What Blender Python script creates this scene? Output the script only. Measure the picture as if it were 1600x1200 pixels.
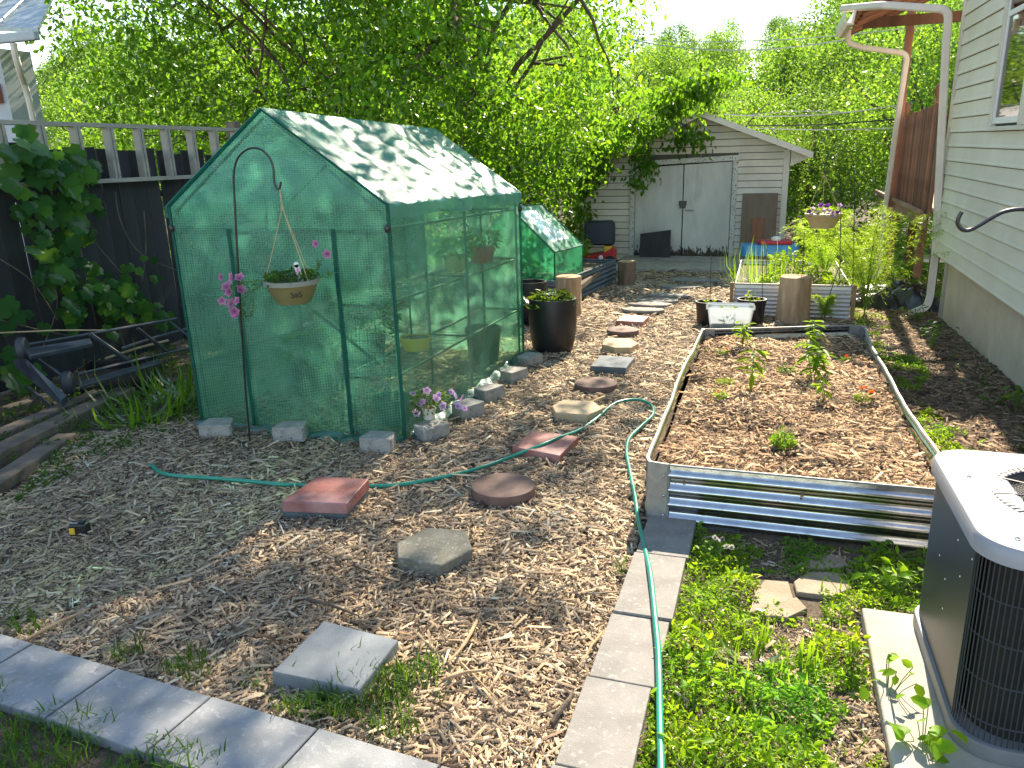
import bpy, math, random
import numpy as np
from mathutils import Matrix, Vector, noise

# ------------------------------------------------------------------ clear, camera, world, sun, exposure
for o in list(bpy.data.objects):
    bpy.data.objects.remove(o)
SC = bpy.context.scene
COL = SC.collection
rnd = random.Random(7)
rng = np.random.default_rng(7)
R = math.radians
# surveyed camera: X right, Y down the yard, Z up; the yard falls away at SLOPE
FPX, PITCH, ROLL, YAW, SLOPE, CAMH = 1202.0, R(17.03065), R(-1.8176), R(18.41275), R(1.96994), 1.6
TS = math.tan(SLOPE)
cy_, sy_, cp_, sp_ = math.cos(YAW), math.sin(YAW), math.cos(PITCH), math.sin(PITCH)
FW = np.array([-sy_*cp_, cy_*cp_, -sp_]); rt_ = np.array([cy_, sy_, 0.]); up_ = np.cross(rt_, FW)
RT = math.cos(ROLL)*rt_+math.sin(ROLL)*up_; UP = -math.sin(ROLL)*rt_+math.cos(ROLL)*up_
cam = bpy.data.cameras.new('camera'); camo = bpy.data.objects.new('camera', cam); COL.objects.link(camo)
camo.matrix_world = Matrix(((RT[0], UP[0], -FW[0], 0), (RT[1], UP[1], -FW[1], 0), (RT[2], UP[2], -FW[2], CAMH), (0, 0, 0, 1)))
cam.sensor_width = 36; cam.lens = FPX/1600*36; cam.clip_end = 2000; cam.clip_start = .05
SC.camera = camo
SUN = Vector((.10, 1.4, 1.0)).normalized()
SC.world = bpy.data.worlds.new('World'); SC.world.use_nodes = True
wn = SC.world.node_tree; bg = wn.nodes['Background']
sky = wn.nodes.new('ShaderNodeTexSky'); sky.sky_type = 'NISHITA'; sky.sun_disc = False
sky.sun_elevation = math.asin(SUN.z); sky.sun_rotation = math.atan2(SUN.x, SUN.y)
sky.air_density = 1.0; sky.dust_density = .05; sky.ozone_density = .8
wn.links.new(sky.outputs[0], bg.inputs[0]); bg.inputs[1].default_value = .135
sl = bpy.data.lights.new('sun', 'SUN'); sl.energy = 5.0; sl.angle = R(.55); sl.color = (1, .93, .82)
slo = bpy.data.objects.new('sun', sl); COL.objects.link(slo); slo.rotation_euler = SUN.to_track_quat('Z', 'Y').to_euler(); slo.location = (0, 0, 30)
SC.view_settings.view_transform = 'Standard'; SC.view_settings.look = 'None'
SC.view_settings.exposure = 1.52; SC.view_settings.gamma = 1
SC.view_settings.use_curve_mapping = False
SC.view_settings.use_white_balance = True; SC.view_settings.white_balance_temperature = 7400; SC.view_settings.white_balance_tint = 11
SC.cycles.max_bounces = 8; SC.cycles.transparent_max_bounces = 16; SC.cycles.transmission_bounces = 4
SC.cycles.use_denoising = True
SC.cycles.sample_clamp_indirect = 6

# ------------------------------------------------------------------ placement helpers (survey of the photograph, real distances)
def ray(px, py): return (px-800)*RT-(py-600)*UP+FPX*FW
def gz(y): return -TS*y
def G(px, py, h=0):
    d = ray(px, py); t = (h-CAMH)/(d[2]+TS*d[1]); return Vector((t*d[0], t*d[1], CAMH+t*d[2]))
def atY(px, py, Y):
    d = ray(px, py); t = Y/d[1]; return Vector((t*d[0], Y, CAMH+t*d[2]))
def atX(px, py, X):
    d = ray(px, py); t = X/d[0]; return Vector((X, t*d[1], CAMH+t*d[2]))

# ------------------------------------------------------------------ object helpers
def link(name, me, mat=None, parent=None, smooth=False, kind=None):
    o = bpy.data.objects.new(name, me); COL.objects.link(o)
    if mat is not None and len(me.materials) == 0: me.materials.append(mat)
    if smooth and len(me.polygons): me.polygons.foreach_set('use_smooth', np.ones(len(me.polygons), dtype=bool))
    if parent is not None:
        o.parent = parent
    if kind: o['kind'] = kind
    return o
def tag(o, label, cat, group=None):
    o['label'] = label; o['category'] = cat
    if group: o['group'] = group
    return o
def T(name, label, cat, loc=(0, 0, 0), rz=0, group=None, tilt=True):
    o = bpy.data.objects.new(name, None); COL.objects.link(o); o.empty_display_size = .1
    o.location = loc; o.rotation_euler = (-SLOPE if tilt else 0, 0, rz)
    if tilt:
        o.rotation_euler = (Matrix.Rotation(-SLOPE, 3, 'X') @ Matrix.Rotation(rz, 3, 'Z')).to_euler()
    return tag(o, label, cat, group)
def W(o):
    """keep world coordinates of a child mesh whose parent Empty has only a location / rotation"""
    p = o.parent
    m = Matrix.Translation(p.location) @ p.rotation_euler.to_matrix().to_4x4()
    o.matrix_parent_inverse = m.inverted(); return o
def kids(o): return [c for c in COL.objects if c.parent == o]
def dup(root, loc=None, rz=None, label=None, group=None, scale=None, tilt=True, parent=None):
    def cp(o, par):
        ks = list(o.children)
        c = o.copy(); COL.objects.link(c); c.parent = par
        for k in ks: cp(k, c)
        return c
    r = cp(root, parent)
    if loc is not None: r.location = loc
    if rz is not None:
        r.rotation_euler = (Matrix.Rotation(-SLOPE if tilt else 0, 3, 'X') @ Matrix.Rotation(rz, 3, 'Z')).to_euler()
    if label: r['label'] = label
    if group: r['group'] = group
    if scale: r.scale = scale if hasattr(scale, '__len__') else (scale,)*3
    return r

class MB:
    def __init__(s): s.v = []; s.f = []
    def add(s, vs, fs):
        b = len(s.v); s.v += [tuple(v) for v in vs]; s.f += [tuple(i+b for i in f) for f in fs]; return s
    def box(s, x0, x1, y0, y1, z0, z1, M=None):
        vs = [Vector((x, y, z)) for z in (z0, z1) for (x, y) in ((x0, y0), (x1, y0), (x1, y1), (x0, y1))]
        if M is not None: vs = [M @ v for v in vs]
        return s.add(vs, [(3, 2, 1, 0), (4, 5, 6, 7), (0, 1, 5, 4), (1, 2, 6, 5), (2, 3, 7, 6), (3, 0, 4, 7)])
    def prism(s, poly, z0, z1, chamfer=0, M=None):
        n = len(poly); vs = []; fs = []
        cx = sum(p[0] for p in poly)/n; cyy = sum(p[1] for p in poly)/n
        def ring(z, k): return [Vector((cx+(p[0]-cx)*k, cyy+(p[1]-cyy)*k, z)) for p in poly]
        rad = sum(math.hypot(p[0]-cx, p[1]-cyy) for p in poly)/n
        rings = [ring(z0, 1), ring(z1-chamfer, 1)]
        if chamfer: rings += [ring(z1-chamfer*.3, 1-chamfer*.3/rad), ring(z1, 1-chamfer/rad)]
        for r in rings: vs += r
        if M is not None: vs = [M @ v for v in vs]
        for k in range(len(rings)-1):
            for i in range(n): fs.append((k*n+i, k*n+(i+1) % n, (k+1)*n+(i+1) % n, (k+1)*n+i))
        fs.append(tuple(range(n-1, -1, -1))); fs.append(tuple((len(rings)-1)*n+i for i in range(n)))
        return s.add(vs, fs)
    def tube(s, pts, r, n=8, caps=True):
        pts = [Vector(p) for p in pts]; m = len(pts)
        rr = r if hasattr(r, '__len__') else [r]*m
        vs = []; fs = []; ref = None
        for i, p in enumerate(pts):
            t = (pts[min(i+1, m-1)]-pts[max(i-1, 0)]).normalized()
            if ref is None:
                ref = Vector((0, 0, 1)) if abs(t.z) < .9 else Vector((1, 0, 0))
            a = t.cross(ref).normalized(); b = t.cross(a).normalized(); ref = a.cross(t).normalized()
            for k in range(n):
                q = 2*math.pi*k/n; vs.append(p+(a*math.cos(q)+b*math.sin(q))*rr[i])
        for i in range(m-1):
            for k in range(n): fs.append((i*n+k, i*n+(k+1) % n, (i+1)*n+(k+1) % n, (i+1)*n+k))
        if caps: fs += [tuple(range(n-1, -1, -1)), tuple((m-1)*n+k for k in range(n))]
        return s.add(vs, fs)
    def lathe(s, prof, n=24, c=(0, 0, 0), ax=None):
        vs = []; fs = []; m = len(prof)
        for (r, z) in prof:
            for k in range(n):
                q = 2*math.pi*k/n; vs.append(Vector((c[0]+r*math.cos(q), c[1]+r*math.sin(q), c[2]+z)))
        for i in range(m-1):
            for k in range(n): fs.append((i*n+k, i*n+(k+1) % n, (i+1)*n+(k+1) % n, (i+1)*n+k))
        fs += [tuple(range(n-1, -1, -1)), tuple((m-1)*n+k for k in range(n))]
        if ax is not None: vs = [ax @ v for v in vs]
        return s.add(vs, fs)
    def grid(s, fn, nu, nv):
        vs = [fn(i/nu, j/nv) for j in range(nv+1) for i in range(nu+1)]
        fs = [(j*(nu+1)+i, j*(nu+1)+i+1, (j+1)*(nu+1)+i+1, (j+1)*(nu+1)+i) for j in range(nv) for i in range(nu)]
        return s.add(vs, fs)
    def mesh(s, name='mesh'):
        me = bpy.data.meshes.new(name); me.from_pydata(s.v, [], s.f); me.update(); return me
    def build(s, name, mat, parent=None, smooth=False, bevel=0, world=False, kind=None):
        o = link(name, s.mesh(name), mat, parent, smooth, kind)
        if bevel:
            b = o.modifiers.new('bevel', 'BEVEL'); b.width = bevel; b.segments = 2; b.limit_method = 'ANGLE'; b.angle_limit = R(35)
        if smooth:
            try: o.data.set_sharp_from_angle(angle=R(38))
            except Exception: pass
        if world and parent is not None: W(o)
        return o

def npmesh(name, V, F, tint=None, mat=None):
    """V (N,3); F list of index arrays (M,k)"""
    me = bpy.data.meshes.new(name)
    me.vertices.add(len(V)); me.vertices.foreach_set('co', np.asarray(V, dtype=np.float32).ravel())
    tot = np.concatenate([np.full(len(f), f.shape[1], dtype=np.int32) for f in F])
    idx = np.concatenate([f.ravel() for f in F]).astype(np.int32)
    me.loops.add(len(idx)); me.loops.foreach_set('vertex_index', idx)
    me.polygons.add(len(tot)); st = np.zeros(len(tot), dtype=np.int32); st[1:] = np.cumsum(tot)[:-1]
    me.polygons.foreach_set('loop_start', st)
    try: me.polygons.foreach_set('loop_total', tot)
    except Exception: pass
    me.update(calc_edges=True)
    if tint is not None:
        a = me.attributes.new('tint', 'FLOAT_COLOR', 'POINT')
        a.data.foreach_set('color', np.concatenate([tint, np.ones((len(tint), 1))], 1).astype(np.float32).ravel())
    if mat: me.materials.append(mat)
    return me

# leaf templates: x along the leaf 0..1, y across, z fold
TL = {
 'far': (np.array([[0, 0, 0], [.45, .34, .05], [1, 0, -.05], [.45, -.34, .05]]), [np.array([[0, 3, 2, 1]])]),
 'oval': (np.array([[0, 0, 0], [.5, 0, -.04], [1, 0, -.16], [.28, .26, .06], [.68, .24, .02], [.28, -.26, .06], [.68, -.24, .02]]),
          [np.array([[0, 1, 3, 3], [1, 2, 4, 3], [0, 5, 1, 1], [5, 6, 2, 1]])[[1, 3]], np.array([[0, 1, 3], [0, 5, 1]])]),
 'chip': (np.array([[0, -.5, 0], [1, -.42, 0], [1, .45, 0], [0, .5, 0], [.08, 0, .8], [.94, .05, .7]]),
          [np.array([[0, 1, 5, 4], [2, 3, 4, 5]]), np.array([[1, 2, 5], [3, 0, 4]])]),
 'blade': (np.array([[0, -.5, 0], [0, .5, 0], [.4, -.42, .22], [.4, .42, .22], [.75, -.3, .16], [.75, .3, .16], [1, 0, -.04]]),
           [np.array([[0, 2, 3, 1], [2, 4, 5, 3]]), np.array([[4, 6, 5]])]),
}
def scatter(kind, P_, L, Wd, A, Nn, tint, roll=None):
    """place templates: P_ (N,3) origins, L lengths, Wd widths, A axis dirs, Nn normals, tint (N,3)"""
    tv, tf = TL[kind]; k = len(tv); N = len(P_)
    A = A/np.linalg.norm(A, axis=1, keepdims=True)
    B = np.cross(Nn, A); B /= np.linalg.norm(B, axis=1, keepdims=True)+1e-9
    C = np.cross(A, B)
    V = (P_[:, None, :] + tv[None, :, 0:1]*L[:, None, None]*A[:, None, :] + tv[None, :, 1:2]*Wd[:, None, None]*B[:, None, :]
         + tv[None, :, 2:3]*(np.where(kind in ('chip',), Wd, L))[:, None, None]*C[:, None, :])
    off = (np.arange(N)*k)[:, None, None]
    F = [(f[None]+off).reshape(-1, f.shape[1]) for f in tf]
    return V.reshape(-1, 3), F, np.repeat(tint, k, axis=0)
def rdir(n, up=0.0, flat=1.0):
    d = rng.normal(size=(n, 3)); d[:, 2] = d[:, 2]*flat+up; return d/np.linalg.norm(d, axis=1, keepdims=True)
def merge(parts):
    Vs, Fs, Ts, off = [], {}, [], 0
    for V, F, t in parts:
        Vs.append(V); Ts.append(t)
        for f in F: Fs.setdefault(f.shape[1], []).append(f+off)
        off += len(V)
    return np.concatenate(Vs), [np.concatenate(x) for x in Fs.values()], np.concatenate(Ts)

# ------------------------------------------------------------------ materials
def nt(name):
    m = bpy.data.materials.new(name); m.use_nodes = True; t = m.node_tree; t.nodes.clear()
    out = t.nodes.new('ShaderNodeOutputMaterial'); return m, t, out
def N(t, typ, **kw):
    n = t.nodes.new(typ)
    for k, v in kw.items():
        if k.startswith('i_'):
            key = k[2:]; key = int(key) if key.isdigit() else key.replace('_', ' ')
            n.inputs[key].default_value = v
        else: setattr(n, k, v)
    return n
def mixc(t, f, a, b, blend='MIX'):
    n = t.nodes.new('ShaderNodeMix'); n.data_type = 'RGBA'; n.blend_type = blend
    for s, v in ((n.inputs[0], f), (n.inputs[6], a), (n.inputs[7], b)):
        if hasattr(v, 'is_output') or hasattr(v, 'links'): t.links.new(v, s)
        else: s.default_value = v if not hasattr(v, '__len__') else (*v, 1)[:4]
    return n.outputs[2]
def ramp(t, src, a, b):
    n = t.nodes.new('ShaderNodeMapRange'); n.inputs[1].default_value = a; n.inputs[2].default_value = b
    t.links.new(src, n.inputs[0]); return n.outputs[0]
def noisef(t, scale, detail=4, vec=None, stretch=None, rough=.6, coord='Object'):
    tc = t.nodes.new('ShaderNodeTexCoord'); src = tc.outputs[coord]
    if stretch:
        mp = t.nodes.new('ShaderNodeMapping'); mp.inputs['Scale'].default_value = stretch; t.links.new(src, mp.inputs[0]); src = mp.outputs[0]
    n = N(t, 'ShaderNodeTexNoise', i_Scale=scale, i_Detail=detail, i_Roughness=rough); t.links.new(src, n.inputs['Vector']); return n.outputs[0]
def pm(name, c1, c2=None, scale=8, rough=.7, metal=0, bump=0, bscale=None, stretch=None, spots=None, spec=.5, lo=.35, hi=.65, tint=False, third=None, rvar=0, coord='Object', orand=0):
    m, t, out = nt(name); p = N(t, 'ShaderNodeBsdfPrincipled', i_Roughness=rough, i_Metallic=metal)
    p.inputs['Specular IOR Level'].default_value = spec
    col = None
    if c2 is None: c2 = tuple(min(1, x*1.18) for x in c1)
    nf = noisef(t, scale, 6, stretch=stretch, coord=coord)
    col = mixc(t, ramp(t, nf, lo, hi), c1, c2)
    if third is not None:
        n3 = noisef(t, scale*.31, 5, stretch=stretch, coord=coord); col = mixc(t, ramp(t, n3, .5, .72), col, third)
    if spots is not None:
        n2 = noisef(t, scale*5.3, 3, coord=coord); col = mixc(t, ramp(t, n2, .56, .66), col, spots)
    if tint:
        a = N(t, 'ShaderNodeAttribute', attribute_name='tint'); col = mixc(t, 1.0, col, a.outputs[0], 'MULTIPLY')
    if orand:
        oi = N(t, 'ShaderNodeObjectInfo'); mr = N(t, 'ShaderNodeMapRange'); mr.inputs[3].default_value = 1-orand; mr.inputs[4].default_value = 1+orand
        t.links.new(oi.outputs['Random'], mr.inputs[0]); col = mixc(t, 1.0, col, mr.outputs[0], 'MULTIPLY')
    t.links.new(col, p.inputs['Base Color'])
    if rvar:
        r_ = N(t, 'ShaderNodeMath', operation='MULTIPLY_ADD'); r_.inputs[1].default_value = rvar; r_.inputs[2].default_value = rough-rvar/2
        t.links.new(nf, r_.inputs[0]); t.links.new(r_.outputs[0], p.inputs['Roughness'])
    if bump:
        nb = noisef(t, bscale or scale*3, 8, stretch=stretch, coord=coord, rough=.7)
        b = N(t, 'ShaderNodeBump', i_Strength=bump, i_Distance=.01); t.links.new(nb, b.inputs['Height']); t.links.new(b.outputs[0], p.inputs['Normal'])
    t.links.new(p.outputs[0], out.inputs[0]); return m
def leafmat(name, c, tr, gloss=.12, trans=.5, rough=.45):
    m, t, out = nt(name)
    a = N(t, 'ShaderNodeAttribute', attribute_name='tint')
    oi = N(t, 'ShaderNodeObjectInfo')
    v = N(t, 'ShaderNodeMapRange'); v.inputs[3].default_value = .8; v.inputs[4].default_value = 1.2; t.links.new(oi.outputs['Random'], v.inputs[0])
    k = mixc(t, 1.0, a.outputs[0], v.outputs[0], 'MULTIPLY')
    d = N(t, 'ShaderNodeBsdfDiffuse'); t.links.new(mixc(t, 1.0, c, k, 'MULTIPLY'), d.inputs[0])
    l = N(t, 'ShaderNodeBsdfTranslucent'); t.links.new(mixc(t, 1.0, tr, k, 'MULTIPLY'), l.inputs[0])
    s = N(t, 'ShaderNodeMixShader', i_0=trans); t.links.new(d.outputs[0], s.inputs[1]); t.links.new(l.outputs[0], s.inputs[2])
    g = N(t, 'ShaderNodeBsdfGlossy', i_Roughness=rough); g.inputs[0].default_value = (.9, .95, .9, 1)
    fr = N(t, 'ShaderNodeFresnel', i_IOR=1.4)
    fm = N(t, 'ShaderNodeMath', operation='MULTIPLY'); fm.inputs[1].default_value = gloss*3; t.links.new(fr.outputs[0], fm.inputs[0])
    s2 = N(t, 'ShaderNodeMixShader'); t.links.new(fm.outputs[0], s2.inputs[0]); t.links.new(s.outputs[0], s2.inputs[1]); t.links.new(g.outputs[0], s2.inputs[2])
    t.links.new(s2.outputs[0], out.inputs[0]); return m

M = {}
M['soil'] = pm('soil', (.055, .038, .025), (.15, .11, .075), 60, .95, bump=.9, bscale=120, spots=(.3, .23, .15), third=(.05, .035, .022))
M['mulch'] = pm('mulch chips', (.75, .75, .75), (1, 1, 1), 30, .85, bump=.3, bscale=300, tint=True, spec=.25)
M['bark'] = pm('bark', (.07, .05, .035), (.16, .12, .085), 10, .9, bump=1, bscale=30, stretch=(1, 1, .25))
M['leaf_near'] = leafmat('maple leaf', (.045, .125, .018), (.24, .55, .035), .05)
M['leaf_far'] = leafmat('forest leaf', (.055, .14, .024), (.23, .46, .05), .04)
M['leaf_vine'] = leafmat('vine leaf', (.035, .105, .03), (.13, .30, .03), .02, rough=.6)
M['leaf_weed'] = leafmat('weed leaf', (.10, .21, .022), (.30, .50, .03), .06)
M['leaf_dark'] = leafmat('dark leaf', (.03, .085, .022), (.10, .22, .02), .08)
M['petal_pink'] = leafmat('pink petal', (.80, .30, .52), (.75, .3, .5), .02)
M['petal_pale'] = leafmat('pale lilac petal', (.72, .55, .78), (.6, .4, .65), .02)
M['petal_orange'] = leafmat('orange petal', (.85, .13, .01), (.8, .15, .01), .02)
M['petal_violet'] = leafmat('violet petal', (.12, .04, .25), (.2, .06, .4), .02)
M['petal_white'] = leafmat('white petal', (.75, .75, .7), (.6, .6, .5), .02)
M['paver'] = pm('grey concrete', (.23, .24, .24), (.31, .32, .32), 9, .88, bump=.35, bscale=220, spots=(.36, .36, .36), third=(.28, .29, .31))
M['paver_tan'] = pm('warm grey concrete', (.205, .195, .175), (.27, .255, .235), 9, .88, bump=.35, bscale=220, spots=(.31, .30, .28))
M['paver_blue'] = pm('blue grey concrete', (.15, .175, .19), (.21, .235, .25), 7, .85, bump=.3, bscale=200)
M['paver_dark'] = pm('slate concrete', (.10, .125, .14), (.15, .175, .19), 7, .85, bump=.3, bscale=200)
M['paver_hex'] = pm('pebbled grey concrete', (.17, .165, .13), (.25, .24, .19), 12, .95, bump=.9, bscale=260, spots=(.36, .35, .3))
M['paver_tanhex'] = pm('tan concrete', (.42, .32, .20), (.52, .41, .27), 8, .9, bump=.4, bscale=160)
M['paver_red'] = pm('red concrete', (.33, .11, .085), (.42, .17, .14), 9, .6, bump=.3, bscale=120, third=(.46, .26, .24))
M['paver_redglaze'] = pm('glossy dark red concrete', (.20, .055, .05), (.34, .14, .13), 7, .42, bump=.3, bscale=120, third=(.42, .25, .25))
M['paver_brown'] = pm('brown concrete', (.13, .075, .06), (.19, .115, .095), 10, .8, bump=.35, bscale=150)
M['block'] = pm('block concrete', (.30, .29, .26), (.42, .41, .37), 14, .92, bump=.8, bscale=90, spots=(.2, .19, .17))
M['galv'] = pm('galvanised steel', (.46, .48, .50), (.60, .61, .62), 22, .16, metal=1, bump=.04, bscale=40, rvar=.12)
M['galv_plain'] = pm('plain galvanised trim', (.26, .265, .25), (.34, .34, .32), 30, .6, metal=.4, rvar=.1)
M['galv_dark'] = pm('dark painted corrugated steel', (.10, .14, .17), (.16, .20, .23), 12, .5, metal=.35)
M['galv_white'] = pm('pale corrugated steel', (.62, .62, .60), (.75, .74, .70), 14, .4, metal=.3)
M['siding'] = pm('ivory vinyl siding', (.70, .66, .55), (.76, .72, .61), 3, .55, bump=.05, bscale=30, third=(.66, .62, .52), coord='Object', orand=.03)
M['siding_old'] = pm('weathered vinyl siding', (.66, .63, .53), (.74, .71, .61), 2.5, .6, third=(.52, .48, .39), orand=.05)
M['shade_backing'] = pm('shadow gap underlay', (.10, .095, .08), (.13, .12, .10), 5, .9)  # dark colour stands in for shade in the gaps between siding boards
M['trim'] = pm('ivory trim', (.60, .57, .49), (.67, .64, .56), 5, .5)
M['stucco'] = pm('beige foundation stucco', (.54, .44, .31), (.66, .56, .42), 2.2, .9, bump=.5, bscale=60, third=(.44, .34, .23))
M['black_fence'] = pm('black stained boards', (.018, .019, .022), (.035, .037, .042), 6, .75, bump=.5, bscale=20, stretch=(1, 1, .1), orand=.35)
M['wood_ladder'] = pm('pale weathered wood', (.29, .27, .22), (.41, .39, .33), 9, .8, bump=.3, bscale=40, stretch=(1, .2, 1))
M['wood_grey'] = pm('grey timber', (.10, .08, .06), (.19, .155, .12), 7, .9, bump=.8, bscale=30, stretch=(1, .15, 1))
M['wood_brown'] = pm('stained deck wood', (.13, .055, .03), (.26, .12, .07), 6, .75, bump=.4, bscale=30, stretch=(1, 1, .2), orand=.55)
M['wood_beam'] = pm('weathered deck beam', (.30, .17, .09), (.46, .29, .17), 5, .8, bump=.5, bscale=30, stretch=(1, .2, 1), third=(.14, .08, .05))
M['wood_log'] = pm('log bark', (.38, .25, .14), (.66, .47, .29), 14, .9, bump=1, bscale=30, stretch=(1, 1, .18), third=(.26, .17, .10))
M['wood_end'] = pm('cut log end', (.38, .24, .13), (.52, .35, .2), 25, .9, bump=.5)
M['ply'] = pm('weathered plywood', (.17, .13, .095), (.24, .19, .145), 4, .9, stretch=(1, 1, .3))
M['dark_panel'] = pm('dark panel', (.022, .022, .024), (.04, .038, .036), 5, .7, stretch=(1, 1, .3))
def doormat():
    m, t, out = nt('peeling white paint'); p = N(t, 'ShaderNodeBsdfPrincipled', i_Roughness=.75)
    c = mixc(t, ramp(t, noisef(t, 3, 6, stretch=(1, 1, .4)), .35, .7), (.47, .49, .45), (.63, .64, .58))
    c = mixc(t, ramp(t, noisef(t, 9, 6, stretch=(1, 1, .12)), .6, .8), c, (.36, .38, .33))
    tc = N(t, 'ShaderNodeTexCoord'); sx = N(t, 'ShaderNodeSeparateXYZ'); t.links.new(tc.outputs['Object'], sx.inputs[0])
    # peeling gets heavier towards the sill: paint worn off shows dark rotten wood
    g = ramp(t, sx.outputs[2], .42, .0)
    n1 = noisef(t, 26, 8, stretch=(1, 1, .35), rough=.75)
    ad = N(t, 'ShaderNodeMath', operation='MULTIPLY_ADD'); ad.inputs[1].default_value = .52; t.links.new(g, ad.inputs[0]); t.links.new(n1, ad.inputs[2])
    c = mixc(t, ramp(t, ad.outputs[0], .72, .76), c, (.045, .035, .025))
    t.links.new(c, p.inputs['Base Color']); b = N(t, 'ShaderNodeBump', i_Strength=.4, i_Distance=.01); t.links.new(n1, b.inputs['Height']); t.links.new(b.outputs[0], p.inputs['Normal'])
    t.links.new(p.outputs[0], out.inputs[0]); return m
M['door'] = doormat()
M['doorframe'] = pm('peeling trim paint', (.50, .52, .48), (.62, .63, .58), 8, .75, spots=(.06, .05, .04), lo=.3, hi=.7)
M['shingle'] = pm('pale roofing', (.42, .40, .40), (.58, .56, .56), 12, .85, bump=.4)
M['concrete'] = pm('old concrete', (.30, .28, .24), (.44, .41, .36), 5, .92, bump=.4, bscale=80, third=(.22, .20, .16))
M['pad'] = pm('cast concrete pad', (.36, .32, .26), (.47, .43, .36), 4, .9, bump=.3, bscale=110, third=(.33, .26, .19))
M['flag'] = pm('flagstone', (.27, .21, .145), (.38, .30, .22), 6, .9, bump=.6, bscale=60)
M['iron'] = pm('black iron', (.012, .012, .013), (.02, .02, .02), 10, .35, spec=.7)
M['black_plastic'] = pm('black plastic', (.012, .012, .013), (.018, .018, .02), 10, .42)
M['tyre'] = pm('grey rubber', (.035, .045, .055), (.05, .06, .07), 10, .6)
M['dolly'] = pm('dark painted steel', (.028, .036, .05), (.05, .062, .08), 10, .4, spec=.7)
M['navy'] = pm('dark navy plastic', (.008, .015, .032), (.012, .02, .04), 10, .5)
M['red_plastic'] = pm('red plastic', (.45, .012, .02), (.52, .02, .03), 5, .4)
M['yellow_plastic'] = pm('yellow plastic', (.75, .42, .03), (.8, .5, .05), 5, .4)
M['blue_plastic'] = pm('blue plastic', (.02, .22, .45), (.03, .28, .55), 5, .4)
M['white_plastic'] = pm('white plastic', (.78, .78, .76), (.82, .82, .8), 5, .4)
M['pot_olive'] = pm('olive plastic pot', (.20, .175, .075), (.24, .21, .095), 5, .5)
M['pot_rim'] = pm('pale green pot rim', (.24, .27, .22), (.28, .30, .25), 5, .5)
M['pot_tan'] = pm('tan hanging pot', (.48, .36, .18), (.56, .43, .23), 5, .6)
M['rope'] = pm('jute cord', (.45, .33, .18), (.58, .45, .27), 60, .9)
M['ac_top'] = pm('pale grey enamel', (.30, .30, .33), (.34, .34, .37), 3, .35, third=(.28, .29, .32))
M['ac_body'] = pm('charcoal enamel', (.028, .036, .042), (.036, .045, .052), 4, .42, spots=None)
M['ac_dark'] = pm('coil black', (.006, .006, .007), (.012, .012, .013), 40, .7)
M['ac_pan'] = pm('grey enamel pan', (.13, .135, .14), (.17, .175, .18), 8, .5)
M['hose'] = pm('green hose', (.008, .26, .17), (.012, .32, .22), 20, .32, spec=.6)
M['tarp'] = pm('black tarpaulin', (.012, .012, .014), (.02, .02, .022), 8, .3, spec=.7, bump=.3, bscale=30)
M['gutter'] = pm('cream aluminium', (.66, .58, .50), (.73, .66, .58), 5, .4)
M['wire'] = pm('pale cable', (.42, .42, .42), (.5, .5, .5), 5, .6)
M['roof_metal'] = pm('grey metal roof', (.22, .27, .28), (.32, .37, .38), 5, .4, metal=.4)
M['grey_wall'] = pm('grey blue wall', (.36, .42, .46), (.42, .48, .52), 5, .6)
M['brick'] = pm('red brick wall', (.28, .08, .05), (.36, .13, .08), 14, .9)
M['frame_green'] = pm('green coated pipe', (.015, .09, .065), (.02, .12, .085), 10, .4)
M['tag_print'] = pm('plant tag print', (.55, .08, .28), (.8, .6, .7), 90, .4, lo=.45, hi=.55)
def glassmat():
    m, t, out = nt('window glass'); p = N(t, 'ShaderNodeBsdfPrincipled', i_Roughness=.03)
    p.inputs['Base Color'].default_value = (.012, .015, .014, 1); p.inputs['Specular IOR Level'].default_value = .6
    t.links.new(p.outputs[0], out.inputs[0]); return m
M['glass'] = glassmat()
def binmat():
    m, t, out = nt('cloudy clear plastic')
    d = N(t, 'ShaderNodeBsdfDiffuse'); d.inputs[0].default_value = (.52, .56, .60, 1)
    l = N(t, 'ShaderNodeBsdfTranslucent'); l.inputs[0].default_value = (.75, .8, .84, 1)
    tr = N(t, 'ShaderNodeBsdfTransparent'); tr.inputs[0].default_value = (.8, .86, .9, 1)
    g = N(t, 'ShaderNodeBsdfGlossy', i_Roughness=.2)
    a = N(t, 'ShaderNodeMixShader', i_0=.5); t.links.new(d.outputs[0], a.inputs[1]); t.links.new(l.outputs[0], a.inputs[2])
    b = N(t, 'ShaderNodeMixShader', i_0=.45); t.links.new(a.outputs[0], b.inputs[1]); t.links.new(tr.outputs[0], b.inputs[2])
    c = N(t, 'ShaderNodeMixShader', i_0=.12); t.links.new(b.outputs[0], c.inputs[1]); t.links.new(g.outputs[0], c.inputs[2])
    t.links.new(c.outputs[0], out.inputs[0]); return m
M['bin'] = binmat()
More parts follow.
